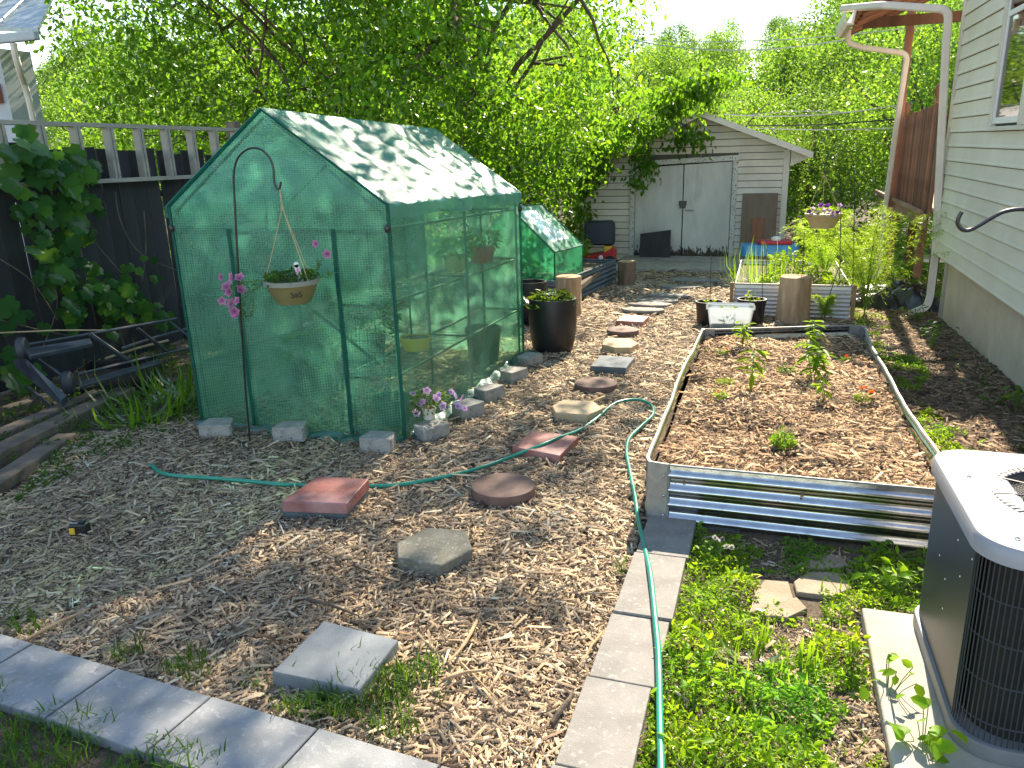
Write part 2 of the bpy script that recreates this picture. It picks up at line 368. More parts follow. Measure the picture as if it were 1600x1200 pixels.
def film(name, dcol, tcol, see, opac, gloss, grid=True, wr=.5, wstretch=(1, 1, 1)):
    """reinforced greenhouse film: tinted see-through + scattering threads + wrinkled sheen"""
    m, t, out = nt(name)
    tc = N(t, 'ShaderNodeTexCoord'); sx = N(t, 'ShaderNodeSeparateXYZ'); t.links.new(tc.outputs['Object'], sx.inputs[0])
    def lines(src, k, th):
        a = N(t, 'ShaderNodeMath', operation='MULTIPLY'); a.inputs[1].default_value = k; t.links.new(src, a.inputs[0])
        f = N(t, 'ShaderNodeMath', operation='FRACT'); t.links.new(a.outputs[0], f.inputs[0])
        l = N(t, 'ShaderNodeMath', operation='LESS_THAN'); l.inputs[1].default_value = th; t.links.new(f.outputs[0], l.inputs[0]); return l.outputs[0]
    ad = N(t, 'ShaderNodeMath', operation='ADD'); t.links.new(sx.outputs[0], ad.inputs[0]); t.links.new(sx.outputs[1], ad.inputs[1])
    l1 = lines(ad.outputs[0], 52, .22); l2 = lines(sx.outputs[2], 95, .4)
    mx = N(t, 'ShaderNodeMath', operation='MAXIMUM'); t.links.new(l1, mx.inputs[0]); t.links.new(l2, mx.inputs[1])
    n1 = noisef(t, 2.2, 5, stretch=wstretch); n2 = noisef(t, 9, 6, stretch=wstretch)
    f = N(t, 'ShaderNodeMath', operation='MULTIPLY_ADD'); f.inputs[1].default_value = .15; f.inputs[2].default_value = opac-.12
    t.links.new(mx.outputs[0], f.inputs[0])
    f2 = N(t, 'ShaderNodeMath', operation='MULTIPLY_ADD'); f2.inputs[1].default_value = .28; t.links.new(ramp(t, n1, .35, .7), f2.inputs[0]); t.links.new(f.outputs[0], f2.inputs[2])
    d = N(t, 'ShaderNodeBsdfDiffuse'); d.inputs[0].default_value = (*dcol, 1)
    l = N(t, 'ShaderNodeBsdfTranslucent'); l.inputs[0].default_value = (*tcol, 1)
    s = N(t, 'ShaderNodeMixShader', i_0=.6); t.links.new(d.outputs[0], s.inputs[1]); t.links.new(l.outputs[0], s.inputs[2])
    tr = N(t, 'ShaderNodeBsdfTransparent'); tr.inputs[0].default_value = (*see, 1)
    s2 = N(t, 'ShaderNodeMixShader'); t.links.new(f2.outputs[0], s2.inputs[0]); t.links.new(tr.outputs[0], s2.inputs[1]); t.links.new(s.outputs[0], s2.inputs[2])
    g = N(t, 'ShaderNodeBsdfGlossy', i_Roughness=.33); g.inputs[0].default_value = (.9, 1, 1, 1)
    b = N(t, 'ShaderNodeBump', i_Strength=wr, i_Distance=.02); t.links.new(n2, b.inputs['Height']); t.links.new(b.outputs[0], g.inputs['Normal']); t.links.new(b.outputs[0], d.inputs['Normal'])
    lw = N(t, 'ShaderNodeFresnel', i_IOR=1.5); fm = N(t, 'ShaderNodeMath', operation='MULTIPLY_ADD'); fm.inputs[1].default_value = gloss; fm.inputs[2].default_value = .01
    t.links.new(lw.outputs[0], fm.inputs[0])
    s3 = N(t, 'ShaderNodeMixShader'); t.links.new(fm.outputs[0], s3.inputs[0]); t.links.new(s2.outputs[0], s3.inputs[1]); t.links.new(g.outputs[0], s3.inputs[2])
    t.links.new(s3.outputs[0], out.inputs[0]); return m
M['film'] = film('green greenhouse film', (.20, .62, .45), (.36, .92, .66), (.74, .96, .80), .23, .5, wr=.8)
M['film_roof'] = film('green greenhouse roof film', (.14, .44, .38), (.12, .52, .42), (.50, .88, .76), .42, .14, wr=.9, wstretch=(.5, 1.6, .5))
M['film_cold'] = film('bright green cloche film', (.08, .42, .27), (.12, .66, .40), (.50, .90, .65), .40, .2)
M['film_clear'] = film('clear green window film', (.05, .3, .2), (.08, .5, .3), (.35, .8, .45), .15, 1)
M['film_hem'] = film('green film hem', (.02, .20, .16), (.03, .26, .20), (.2, .5, .42), .8, .15)
# ------------------------------------------------------------------ terrain
def smooth(t): t = max(0., min(1., t)); return t*t*(3-2*t)
def hz(x, y):
    z = gz(min(y, 16.))
    z += 6.6*smooth((y-19)/62) + .8*smooth((y-24)/40)*math.sin(x*.045+1.2)
    return z
def und(x, y):
    return .016*noise.noise(Vector((x*1.3, y*1.3, 3)))+.007*noise.noise(Vector((x*4, y*4, 9)))
xs = sorted(set([-300, -200, -120, -70, -45, -30, -22, -16, -12, -9, -7]+[round(-6+.12*i, 2) for i in range(0, 80)]+[4, 5, 7, 10, 14, 20, 30, 45, 70, 120, 200, 300]))
ys = sorted(set([-40, -15, -6, -2, 0, .5]+[round(.8+.12*i, 2) for i in range(0, 115)]+[15, 16, 17.5, 19]+[20+2.5*i for i in range(0, 30)]+[105, 130, 180, 260, 400]))
V = [(x, y, hz(x, y)+(und(x, y) if -6 < x < 3.6 and .8 < y < 14 else 0)) for y in ys for x in xs]
nx = len(xs)
F_ = np.array([[j*nx+i, j*nx+i+1, (j+1)*nx+i+1, (j+1)*nx+i] for j in range(len(ys)-1) for i in range(nx-1)])
g = link('ground', npmesh('ground', np.array(V), [F_], None, M['soil']), smooth=True, kind='structure')

# mulch chips: real wood slivers, one sheet of loose stuff
PAL = np.array([[.68, .52, .34], [.60, .44, .27], [.50, .37, .24], [.37, .27, .18], [.45, .36, .26], [.22, .15, .10], [.80, .66, .47], [.10, .07, .045], [.56, .38, .22]])
PW = np.array([.15, .18, .15, .11, .12, .10, .07, .07, .05])
def inmulch(x, y):
    xl = np.where(y < 4.2, -4.05+.25*np.sin(y*5), -3.75)
    xl = np.where(y > 6.7, -2.6, xl); xl = np.where(y > 9, -2.25, xl)
    xr = np.where(y < 3.35, -.46, -.49); xr = np.where(y > 7.1, 1.25, xr)
    return (x > xl) & (x < xr) & (y > 1.60-.075*(x+1.0)) & (y < 13.0)
def chips(n, y0, y1, pw, ls, x0=-4.3, x1=1.3, mask=inmulch, zb=None, pal=PAL, pwt=PW, lift=.022, dark=1.0):
    u = rng.random(n); y = (y0**(1-pw)+(y1**(1-pw)-y0**(1-pw))*u)**(1/(1-pw)) if pw != 1 else y0*(y1/y0)**u
    x = x0+(x1-x0)*rng.random(n); k = mask(x, y); x, y = x[k], y[k]; n = len(x)
    L = np.clip(rng.lognormal(math.log(.0205), .72, n), .006, .12)*ls*(1+.10*np.maximum(y-3, 0)); Wd = np.clip(L*rng.uniform(.05, .23, n), .002, .0085*(1+.08*y.max()*0+.06*y))
    z = np.array([(hz(a, b)+und(a, b)) if zb is None else zb(a, b) for a, b in zip(x, y)])+lift*rng.random(n)**1.6
    # clumps: chip litter drifts
    th = rng.random(n)*2*math.pi; A = np.stack([np.cos(th), np.sin(th), rng.normal(0, .22, n)], 1)
    Nn = np.stack([rng.normal(0, .35, n), rng.normal(0, .35, n), np.ones(n)], 1)
    col = pal[rng.choice(len(pal), n, p=pwt/pwt.sum())]*rng.uniform(.75, 1.2, (n, 1))*dark
    pt = np.array([noise.noise(Vector((a*1.1, b*1.1, 5))) for a, b in zip(x, y)]); col = col*(1+.28*pt[:, None])
    return scatter('chip', np.stack([x, y, z], 1)-A*L[:, None]*.5, L, Wd, A, Nn, np.clip(col, .02, .8))
big = chips(700, 1.5, 9, 1.4, 2.2, lift=.04)
strip = lambda x, y: (x > .93) & (x < 1.86) & (y > 3.0) & (rng.random(len(x)) < .8)
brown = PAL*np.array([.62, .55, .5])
fines = chips(90000, 1.5, 6.5, 1.7, .42, lift=.026)
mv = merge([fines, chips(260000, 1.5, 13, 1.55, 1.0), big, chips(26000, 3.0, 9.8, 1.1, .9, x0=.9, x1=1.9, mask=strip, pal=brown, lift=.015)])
o = link('mulch', npmesh('mulch', *mv, M['mulch']), kind='stuff'); tag(o, 'loose beige and brown wood chip mulch spread over the yard and path', 'mulch')

# concrete sill in front of the garage
o = MB().box(-2.5, .1, 12.95, 14.48, -.6, gz(13)+.06).build('concrete_apron', M['concrete'], bevel=.01, kind='structure')

# ------------------------------------------------------------------ trees
def crown_mesh(name, clusters, per, rad, size, kind, mat, droop=.35, up=.55, bright=(.55, 1.3), yel=.3):
    C_ = np.repeat(clusters, per, axis=0); n = len(C_)
    P_ = C_+rng.normal(size=(n, 3))*rad*np.array([1, 1, .75])
    A = rdir(n); A[:, 2] -= droop; Nn = rdir(n, up)
    L = size*rng.uniform(.6, 1.3, n); Wd = L*rng.uniform(.75, 1.1, n)
    cb = np.repeat(rng.uniform(*bright, len(clusters)), per)*rng.uniform(.8, 1.2, n)
    yl = np.repeat(rng.random(len(clusters)), per)*yel
    tint = np.stack([cb*(1+yl*1.4), cb*(1+yl*.5), cb*(1-yl*.5)], 1)
    return npmesh(name, *scatter(kind, P_, L, Wd, A, Nn, tint), mat)
def limb(p, q, r0, r1, seg=7, wob=.12, mb=None):
    mb = mb or MB(); p, q = Vector(p), Vector(q); d = (q-p).length; pts = []; rs = []
    o1 = Vector((rnd.uniform(-1, 1), rnd.uniform(-1, 1), rnd.uniform(-.2, .6)))*wob*d
    for i in range(seg+1):
        t = i/seg; pts.append(p.lerp(q, t)+o1*math.sin(math.pi*t)+Vector((rnd.gauss(0, 1), rnd.gauss(0, 1), 0))*.012*d*(0 < i < seg)); rs.append(r0+(r1-r0)*t)
    mb.tube(pts, rs, 7); return pts
def yard_tree(label, x, y, trunk_r, zs, cen, ext, ncl, per, size=.105, keep=.5, lean=(0, 0), low=None, holes=.0, nlimb=13):
    t = T('maple_tree', label, 'tree', (x, y, hz(x, y)), tilt=False, group='maple trees behind the greenhouse')
    cl = []
    tries = 0
    while len(cl) < ncl and tries < ncl*60:
        tries += 1
        u = Vector((rnd.uniform(-1, 1), rnd.uniform(-1, 1), rnd.uniform(-1, 1)))
        if u.length > 1 or u.length < .25: continue
        p = Vector((cen[0]+u.x*ext[0], cen[1]+u.y*ext[1], cen[2]+u.z*ext[2]))
        if noise.noise(p*.75)+.35*noise.noise(p*2.1) < holes: continue
        if p.z < .6 or (p.y < 7.6): continue
        cl.append(p)
    tb = MB(); top = Vector((x+lean[0], y+lean[1], zs))
    base = Vector((x, y, hz(x, y)-.1))
    pts = limb(base, top, trunk_r, trunk_r*.55, 9, .04, tb)
    tk = tb.build('trunk', M['bark'], t, smooth=True, world=True)
    lb = MB()
    for k in range(nlimb):
        c = rnd.choice(cl); s = pts[rnd.randint(3, 9)]
        q = limb(s, c, trunk_r*.30, .012, 7, .1, lb)
        for _ in range(2):
            near = min(rnd.sample(cl, min(30, len(cl))), key=lambda w: (w-q[4]).length); limb(q[4], near, .03, .008, 5, .1, lb)
    lb.build('limbs', M['bark'], t, smooth=True, world=True)
    me = crown_mesh('crown', np.array([tuple(c) for c in cl]), per, .26, size, 'oval', M['leaf_near'])
    c = link('crown', me, parent=t); W(c); return t
yard_tree('large leafy tree leaning behind the greenhouse roof with a thick bare trunk', -4.6, 12.6, .20, 5.2, (-4.4, 12.0, 4.3), (2.7, 3.0, 3.4), 820, 30, lean=(-.3, 0), holes=-.02)
# unseen upper crown, added above the frame and thinned to dapple the yard
big = [o for o in COL.objects if o.name.startswith('crown')][-1]
cl = []
while len(cl) < 760:
    p = Vector((rnd.uniform(-6.5, -.35), rnd.uniform(9.3, 14.5), rnd.uniform(4.6, 8.6)))
    if noise.noise(p*.8)+.4*noise.noise(p*2.3) > (.05 if p.x < -1.5+.12*(p.z-6) else .12): cl.append(tuple(p))
o = link('shade_crown', crown_mesh('shade_crown', np.array(cl), 26, .28, .12, 'oval', M['leaf_near']), parent=big.parent); W(o)
yard_tree('spreading tree behind the greenhouse ridge left of the thick trunk', -7.4, 13.8, .17, 5.4, (-7.4, 12.6, 4.2), (2.6, 3.2, 3.5), 700, 30, lean=(.6, .2), holes=-.02)
yard_tree('leafy tree behind the black fence at the ladder end', -10.6, 15.0, .16, 5.0, (-10.4, 14.0, 3.4), (3.0, 3.6, 3.0), 700, 28, size=.11, holes=-.05)
yard_tree('slim low tree growing between the green cloche and the garage', -4.0, 12.2, .05, 1.6, (-3.75, 12.0, 1.15), (.95, 1.4, 1.35), 120, 30, size=.09, holes=-.2, nlimb=8)

# forest prototypes
def forest_proto(n, size, yel, br):
    cl = []
    while len(cl) < n:
        u = Vector((rnd.uniform(-1, 1), rnd.uniform(-1, 1), rnd.uniform(-1, 1)))
        if u.length > 1 or u.length < .45: continue
        w = 1.0 if u.z < 0 else 1.0-.25*u.z
        p = Vector((u.x*2.1*w, u.y*2.1*w, 2.9+u.z*2.5))
        if noise.noise(p*.6+Vector((n, 0, 0))) < -.12: continue
        cl.append(tuple(p))
    return crown_mesh('crown', np.array(cl), 24, .27, size, 'far', M['leaf_far'], yel=yel, bright=br)
FP = [forest_proto(300, .13, .3, (.8, 1.3)), forest_proto(320, .13, .1, (.55, .95)), forest_proto(280, .14, .45, (.9, 1.4)), forest_proto(300, .125, .2, (.65, 1.15))]
FPN = [forest_proto(480, .085, .35, (.8, 1.3)), forest_proto(480, .085, .2, (.65, 1.1))]
FL = [('light green round crowned tree on the wooded hill', 'light green trees on the hill'), ('dark green tree on the wooded hill', 'dark green trees on the hill'),
      ('yellow green tree on the wooded hill', 'yellow green trees on the hill'), ('mid green tree on the wooded hill', 'mid green trees on the hill')]
tbm = MB(); limb((0, 0, -.3), (.1, .05, 4.2), .11, .03, 6, .04, tbm)
for _ in range(5): limb((0.03, 0, 1.2+.4*_), (rnd.uniform(-1.3, 1.3), rnd.uniform(-1.3, 1.3), 2.6+.5*_), .05, .012, 4, .1, tbm)
TRM = tbm.mesh('trunk'); TRM.materials.append(M['bark'])
def ftree(x, y, s, k, near=False, lab=None, sz=1.0):
    lb, gr = FL[k] if lab is None else lab
    t = T('forest_tree', lb, 'tree', (x, y, hz(x, y)), rz=rnd.uniform(0, 6.28), group=gr, tilt=False); t.scale = (s, s, s*sz)
    link('trunk', TRM, parent=t); link('crown', (FPN[k % 2] if near else FP[k]), parent=t)
# the rows beyond the garage and the fence
NL = ('bushy light green tree in the row beyond the garage', 'trees in the first row beyond the garage')
for (x, y, s, k, sz) in [(-1.4, 19.5, .80, 0, .9), (.9, 18.6, .72, 1, .85), (2.6, 17.8, .85, 0, 1.0), (4.6, 18.4, 1.05, 1, 1.1), (6.6, 20, 1.2, 0, 1.2), (-3.4, 18.8, .95, 1, 1.0), (1.6, 22.5, .9, 0, .95), (3.9, 23.5, 1.2, 1, 1.2), (-.6, 24, .8, 0, .8),
                          (-6.0, 18.6, 1.1, 0, 1.1), (-8.8, 18.4, 1.1, 1, 1.1), (-11.8, 19, 1.15, 0, 1.1), (-14.6, 20, 1.2, 1, 1.0), (-17.2, 19, 1.0, 0, .85), (6.3, 16.2, 1.0, 0, 1.1), (8.2, 17.6, 1.3, 1, 1.2)]:
    ftree(x, y, s, k, True, NL, sz)
for i in range(135):
    y = 25+62*(i/135)**.8+rnd.uniform(-1.5, 1.5); half = y*.62
    xx = (-.42*y) + rnd.uniform(-half, half)*1.05
    s_ = rnd.uniform(.95, 1.25)*(1 if y < 50 else 1.35)
    if -.24 < xx/y < .05: s_ = min(s_, (1.6+(.128 if y < 60 else .140)*y-hz(xx, y))/(5.5*1.1))
    if s_ < .3: continue
    ftree(xx, y, s_, rnd.choice([0, 0, 1, 2, 3]), sz=rnd.uniform(.85, 1.1))
# low understory under the first rows: one mass of scrub
cl = np.array([(x, y, hz(x, y)+rnd.uniform(.1, 1.5)) for x, y in [(rnd.uniform(-16, 8), rnd.uniform(15.6, 19)) for _ in range(620)]])
o = link('undergrowth', crown_mesh('undergrowth', cl, 26, .3, .10, 'far', M['leaf_far'], yel=.3), kind='stuff'); tag(o, 'tangled green undergrowth at the foot of the trees behind the garage', 'undergrowth')

# ------------------------------------------------------------------ black fence, boards one by one
FX = -5.7
fe = T('board_fence', 'black stained board fence behind the ladder, half covered by vine', 'fence', (FX, 1.4, gz(1.4)), tilt=False)
bm_ = []
for k in range(3):
    mb = MB(); h = 1.90+[-.0, .012, -.01][k]
    mb.box(-.009, .009, 0, .168, 0, h-.03).prism([(-.009, 0), (.009, 0), (.009, .168), (-.009, .168)], h-.03, h)
    me = mb.mesh('board'); me.materials.append(M['black_fence']); bm_.append(me)
y = 1.4; i = 0
while y < 12.4:
    o = link('board', bm_[i % 3], parent=fe); o.location = (FX+.004*math.sin(i*2.3), y, gz(y)+.02*math.sin(i*1.7)); o.rotation_euler = (rnd.gauss(0, .004), 0, 0); W(o)
    y += .177; i += 1
for z in (.35, 1.5):
    mb = MB(); mb.tube([(FX-.05, 1.4, gz(1.4)+z), (FX-.05, 12.4, gz(12.4)+z)], .03, 4); mb.build('rail', M['black_fence'], fe, world=True)
p = atX(365, 190, FX-.12)
for yy in (2.4, 4.6, p.y, 8.9, 11.2):
    MB().box(FX-.19, FX-.07, yy-.06, yy+.06, gz(yy)-.1, (p.z if abs(yy-p.y) < .1 else 1.62-TS*yy*.6)).build('post', M['wood_grey'] if abs(yy-p.y) < .1 else M['black_fence'], fe, world=True, bevel=.006)
# ladder hung along the top of the fence
la = T('wooden_ladder', 'pale wooden ladder hung on its side along the top of the black fence', 'ladder', (FX+.1, 3.4, 1.43), tilt=False)
a0, a1 = 3.0, 7.62; LXa, LXb = FX+.06, FX+.13
LZ0, LZ1 = 1.895, 1.425
for (z0, z1) in ((LZ0+.01, LZ0-.03), (LZ1+.015, LZ1-.03)):
    mb = MB(); mb.add([(LXa, a0, z0), (LXb, a0, z0), (LXb, a1, z1), (LXa, a1, z1), (LXa, a0, z0+.036), (LXb, a0, z0+.036), (LXb, a1, z1+.036), (LXa, a1, z1+.036)],
                      [(3, 2, 1, 0), (4, 5, 6, 7), (0, 1, 5, 4), (1, 2, 6, 5), (2, 3, 7, 6), (3, 0, 4, 7)])
    mb.build('rail', M['wood_ladder'], la, world=True, bevel=.003)
rm = MB().box(-.035, .035, -.032, -.006, 0, .435).box(-.035, .035, .006, .032, 0, .435).mesh('rung'); rm.materials.append(M['wood_ladder'])
yy = 3.25
while yy < 7.55:
    o = link('rung', rm, parent=la); o.location = (FX+.095, yy, LZ1+.015-.0097*(yy-3.0)+.037); W(o); yy += .354

# ------------------------------------------------------------------ neighbour's outbuilding top left
nb = T('neighbour_building', "corner of the neighbour's grey building with metal roof and gutter", 'building', (-12.3, 11, hz(-12.3, 11)), tilt=False)
q = atY(75, 45, 10); q0 = atY(0, 30, 10)
ex, ez = q.x, q.z
wx_ = atY(6, 120, 10.3).x; MB().box(ex-4.2, wx_, 10.3, 10.9, -.6, ez-.15).build('wall', M['grey_wall'], nb, world=True)
MB().box(ex-4.2, wx_-.10, 10.22, 10.29, ez-.98, ez-.68).build('brick_panel', M['brick'], nb, world=True)
mb = MB(); mb.add([(ex-4.4, 9.8, ez+.42), (ex+.02, 9.8, ez-.02), (ex-2.2, 12.6, ez+1.35), (ex-4.4, 12.6, ez+1.5), (ex-4.4, 9.8, ez+.36), (ex+.02, 9.8, ez-.08), (ex-2.2, 12.6, ez+1.29), (ex-4.4, 12.6, ez+1.44)],
                  [(0, 1, 2, 3), (7, 6, 5, 4), (0, 4, 5, 1), (1, 5, 6, 2), (2, 6, 7, 3), (3, 7, 4, 0)]); mb.build('roof', M['roof_metal'], nb, world=True)
for k in range(7):
    u = k/7; MB().tube([(ex-4.2+4.0*u, 9.8, ez+.44-.40*u+.0), (ex-4.3+2.1*u+.1, 12.5, ez+1.48-.13*u)], .018, 6).build('roof_seam', M['roof_metal'], nb, world=True)
MB().box(ex-4.4, ex+.05, 9.68, 9.79, ez-.19, ez-.06).build('gutter', M['grey_wall'], nb, world=True, bevel=.02)
c = [(ex-.45, 9.74, ez-.2), (ex-.45, 9.74, ez-.42), (ex-.55, 9.85, ez-.6), (ex-.80, 10.1, ez-.72), (ex-.86, 10.18, ez-.95), (ex-.80, 10.18, -.3)]
MB().tube(c, .05, 8).build('downspout', M['trim'], nb, smooth=True, world=True)

# ------------------------------------------------------------------ garage
GY = 14.5
ga = T('garage', 'small cream sided garage with peeling white double doors and vines over its roof', 'garage', (-1.5, GY, gz(GY)), tilt=False)
gzl = -.50
ridge = Vector((-1.19, GY, 2.10)); er = Vector((.66, GY, 1.37)); el = Vector((-3.75, GY, .92))
def roofz(x):
    return ridge.z+(er.z-ridge.z)*(x-ridge.x)/(er.x-ridge.x) if x > ridge.x else ridge.z+(el.z-ridge.z)*(x-ridge.x)/(el.x-ridge.x)
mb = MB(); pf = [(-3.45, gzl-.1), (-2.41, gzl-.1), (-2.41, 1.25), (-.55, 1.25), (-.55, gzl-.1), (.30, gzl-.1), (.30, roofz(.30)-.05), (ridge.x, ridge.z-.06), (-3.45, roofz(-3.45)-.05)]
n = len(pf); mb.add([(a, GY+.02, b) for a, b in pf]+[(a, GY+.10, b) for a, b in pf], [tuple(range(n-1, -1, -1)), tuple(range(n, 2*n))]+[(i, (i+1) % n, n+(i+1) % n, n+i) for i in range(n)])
mb.build('front_wall', M['shade_backing'], ga, world=True)
MB().box(.20, .29, GY+.12, GY+5.4, gzl-.2, roofz(.3)-.06).build('side_wall', M['siding_old'], ga, world=True)
MB().box(-3.44, -3.35, GY+.12, GY+5.4, gzl-.2, roofz(-3.4)-.06).build('side_wall', M['siding_old'], ga, world=True)
MB().box(-3.34, .19, GY+5.3, GY+5.4, gzl-.2, 1.0).build('back_wall', M['siding_old'], ga, world=True)
# clapboards, one by one
z = gzl+.02; k = 0
def clap(x0, x1, z, h, par, mat, y, th=.022, a0=None, a1=None):
    a0 = x0 if a0 is None else a0; a1 = x1 if a1 is None else a1
    mb = MB(); w = h
    mb.add([(x0, y, z), (x1, y, z), (x1, y-th, z), (x0, y-th, z), (a0, y, z+w), (a1, y, z+w), (a1, y-.003, z+w), (a0, y-.003, z+w)],
           [(0, 1, 2, 3), (7, 6, 5, 4), (3, 2, 6, 7), (2, 1, 5, 6), (1, 0, 4, 5), (0, 3, 7, 4)])
    return mb.build('siding_board', mat, par, world=True)
h = .118
while z < ridge.z-.05:
    # left and right limits under the roof
    zt = z+h
    fl = lambda q: max(-3.45, el.x+(q+.02-el.z)/(ridge.z-el.z)*(ridge.x-el.x)); fr_ = lambda q: min(.22, er.x+(q+.02-er.z)/(ridge.z-er.z)*(ridge.x-er.x))
    xl, xr, tl, tr_ = fl(z), fr_(z), fl(zt), fr_(zt)
    if tl >= tr_: tl = tr_ = (tl+tr_)/2
    if xr-xl > .10:
        if z < 1.31:
            clap(xl, -2.42, z, h-.013, ga, M['siding_old'], GY+.018, a0=tl); clap(-.54, xr, z, h-.013, ga, M['siding_old'], GY+.018, a1=tr_)
        else: clap(xl, xr, z, h-.013, ga, M['siding_old'], GY+.018, a0=tl, a1=tr_)
    z += h; k += 1
MB().box(.21, .31, GY-.02, GY+.017, gzl, roofz(.3)-.07).build('corner_board', M['trim'], ga, world=True, bevel=.004)
# door frame + doors
MB().box(-2.42, -2.335, GY-.035, GY+.015, gzl, 1.24).build('door_jamb', M['doorframe'], ga, world=True, bevel=.004)
MB().box(-.625, -.54, GY-.035, GY+.015, gzl, 1.28).build('door_jamb', M['doorframe'], ga, world=True, bevel=.004)
mb = MB(); mb.add([(-2.45, GY-.05, 1.215), (-.50, GY-.05, 1.285), (-.50, GY+.015, 1.285), (-2.45, GY+.015, 1.215), (-2.45, GY-.05, 1.30), (-.50, GY-.05, 1.37), (-.50, GY+.015, 1.37), (-2.45, GY+.015, 1.30)],
                  [(3, 2, 1, 0), (4, 5, 6, 7), (0, 1, 5, 4), (1, 2, 6, 5), (2, 3, 7, 6), (3, 0, 4, 7)]); mb.build('lintel', M['doorframe'], ga, world=True)
MB().box(-2.4, -.56, GY+.10, GY+.12, gzl, 1.3).build('door_recess', M['dark_panel'], ga, world=True)
for (x0, x1, t0, t1) in ((-2.325, -1.475, 1.185, 1.225), (-1.455, -.635, 1.225, 1.262)):
    mb = MB(); y0, y1 = GY-.012, GY+.025
    # door drawn around its own origin so the worn paint starts at the sill
    mb.add([(x0, y0, 0), (x1, y0, 0), (x1, y1, 0), (x0, y1, 0), (x0, y0, t0-gzl), (x1, y0, t1-gzl), (x1, y1, t1-gzl), (x0, y1, t0-gzl)],
           [(3, 2, 1, 0), (4, 5, 6, 7), (0, 1, 5, 4), (1, 2, 6, 5), (2, 3, 7, 6), (3, 0, 4, 7)])
    d = mb.build('door', M['door'], ga, world=True); d.location.z = gzl
    hp = MB()
    xx = -1.5 if x0 < -2 else -1.43
    hp.box(xx-.035, xx+.035, GY-.03, GY-.013, .52, .60); hp.box(xx-.02, xx+.02, GY-.045, GY-.03, .47, .55)
    o_ = hp.build('latch', M['iron'], d); o_.matrix_parent_inverse = (Matrix.Translation(ga.location) @ Matrix.Translation(Vector((0, 0, gzl))-ga.location)).inverted()
MB().box(-1.42, -1.27, GY-.03, GY-.014, .42, .445).build('hasp', M['galv_plain'], ga, world=True)
# roof sheets
for (a, b) in ((ridge, er), (ridge, el)):
    mb = MB(); n1 = 4
    vs = []
    for yy in (GY-.32, GY+5.7):
        vs += [(a.x, yy, a.z+.02), (b.x, yy, b.z+.02), (b.x, yy, b.z-.035), (a.x, yy, a.z-.035)]
    mb.add(vs, [(0, 1, 2, 3), (7, 6, 5, 4), (0, 4, 5, 1), (1, 5, 6, 2), (2, 6, 7, 3), (3, 7, 4, 0)]); mb.build('roof_slope', M['shingle'], ga, world=True)
    mb = MB(); mb.add([(a.x, GY-.36, a.z+.012), (b.x, GY-.36, b.z+.012), (b.x, GY-.36, b.z-.08), (a.x, GY-.36, a.z-.08), (a.x, GY-.325, a.z+.012), (b.x, GY-.325, b.z+.012), (b.x, GY-.325, b.z-.08), (a.x, GY-.325, a.z-.08)],
                      [(3, 2, 1, 0), (4, 5, 6, 7), (0, 1, 5, 4), (1, 2, 6, 5), (2, 3, 7, 6), (3, 0, 4, 7)]); mb.build('barge_board', M['trim'], ga, world=True)
mb = MB(); mb.add([(.32, GY-.05, 1.16), (.62, GY-.05, 1.30), (.62, GY-.05, 1.335), (.32, GY-.05, 1.45)], [(0, 1, 2, 3)]); v0 = list(mb.v)
mb = MB(); mb.add(v0+[(a, GY+5, c) for a, b, c in v0], [(3, 2, 1, 0), (4, 5, 6, 7), (0, 1, 5, 4), (1, 2, 6, 5), (2, 3, 7, 6), (3, 0, 4, 7)]); mb.build('soffit_box', M['siding_old'], ga, world=True)
# leaning panels
o = T('plywood_board', 'weathered brown plywood board leaning on the garage right of the doors', 'board', (-.16, 14.28, gz(14.3)), tilt=False)
a, b = atY(1160, 306, 14.35), atY(1216, 306, 14.35)
Mx = Matrix.Translation((0, 0, 0)) @ Matrix.Rotation(R(-5), 4, 'X')
pb = MB().box(a.x+.16, b.x+.16, -.01, .01, 0, 1.22, Mx).build('panel', M['ply'], o)
MB().box(-.10, .13, -.024, -.0125, .34, .80, Mx).build('dark_patch', M['wood_brown'], o)
o = T('dark_panel', 'dark panel leaning against the foot of the left garage door', 'panel', (-1.93, 14.22, gz(14.3)), tilt=False)
Mx = Matrix.Rotation(R(-7), 4, 'X'); mb = MB(); vs = [Mx @ Vector(v) for v in [(-.26, 0, 0), (.29, 0, 0), (.29, 0, .60), (-.26, 0, .53), (-.26, .02, 0), (.29, .02, 0), (.29, .02, .60), (-.26, .02, .53)]]
mb.add(vs, [(0, 1, 2, 3), (7, 6, 5, 4), (0, 4, 5, 1), (1, 5, 6, 2), (2, 6, 7, 3), (3, 7, 4, 0)]); mb.build('sheet', M['dark_panel'], o)
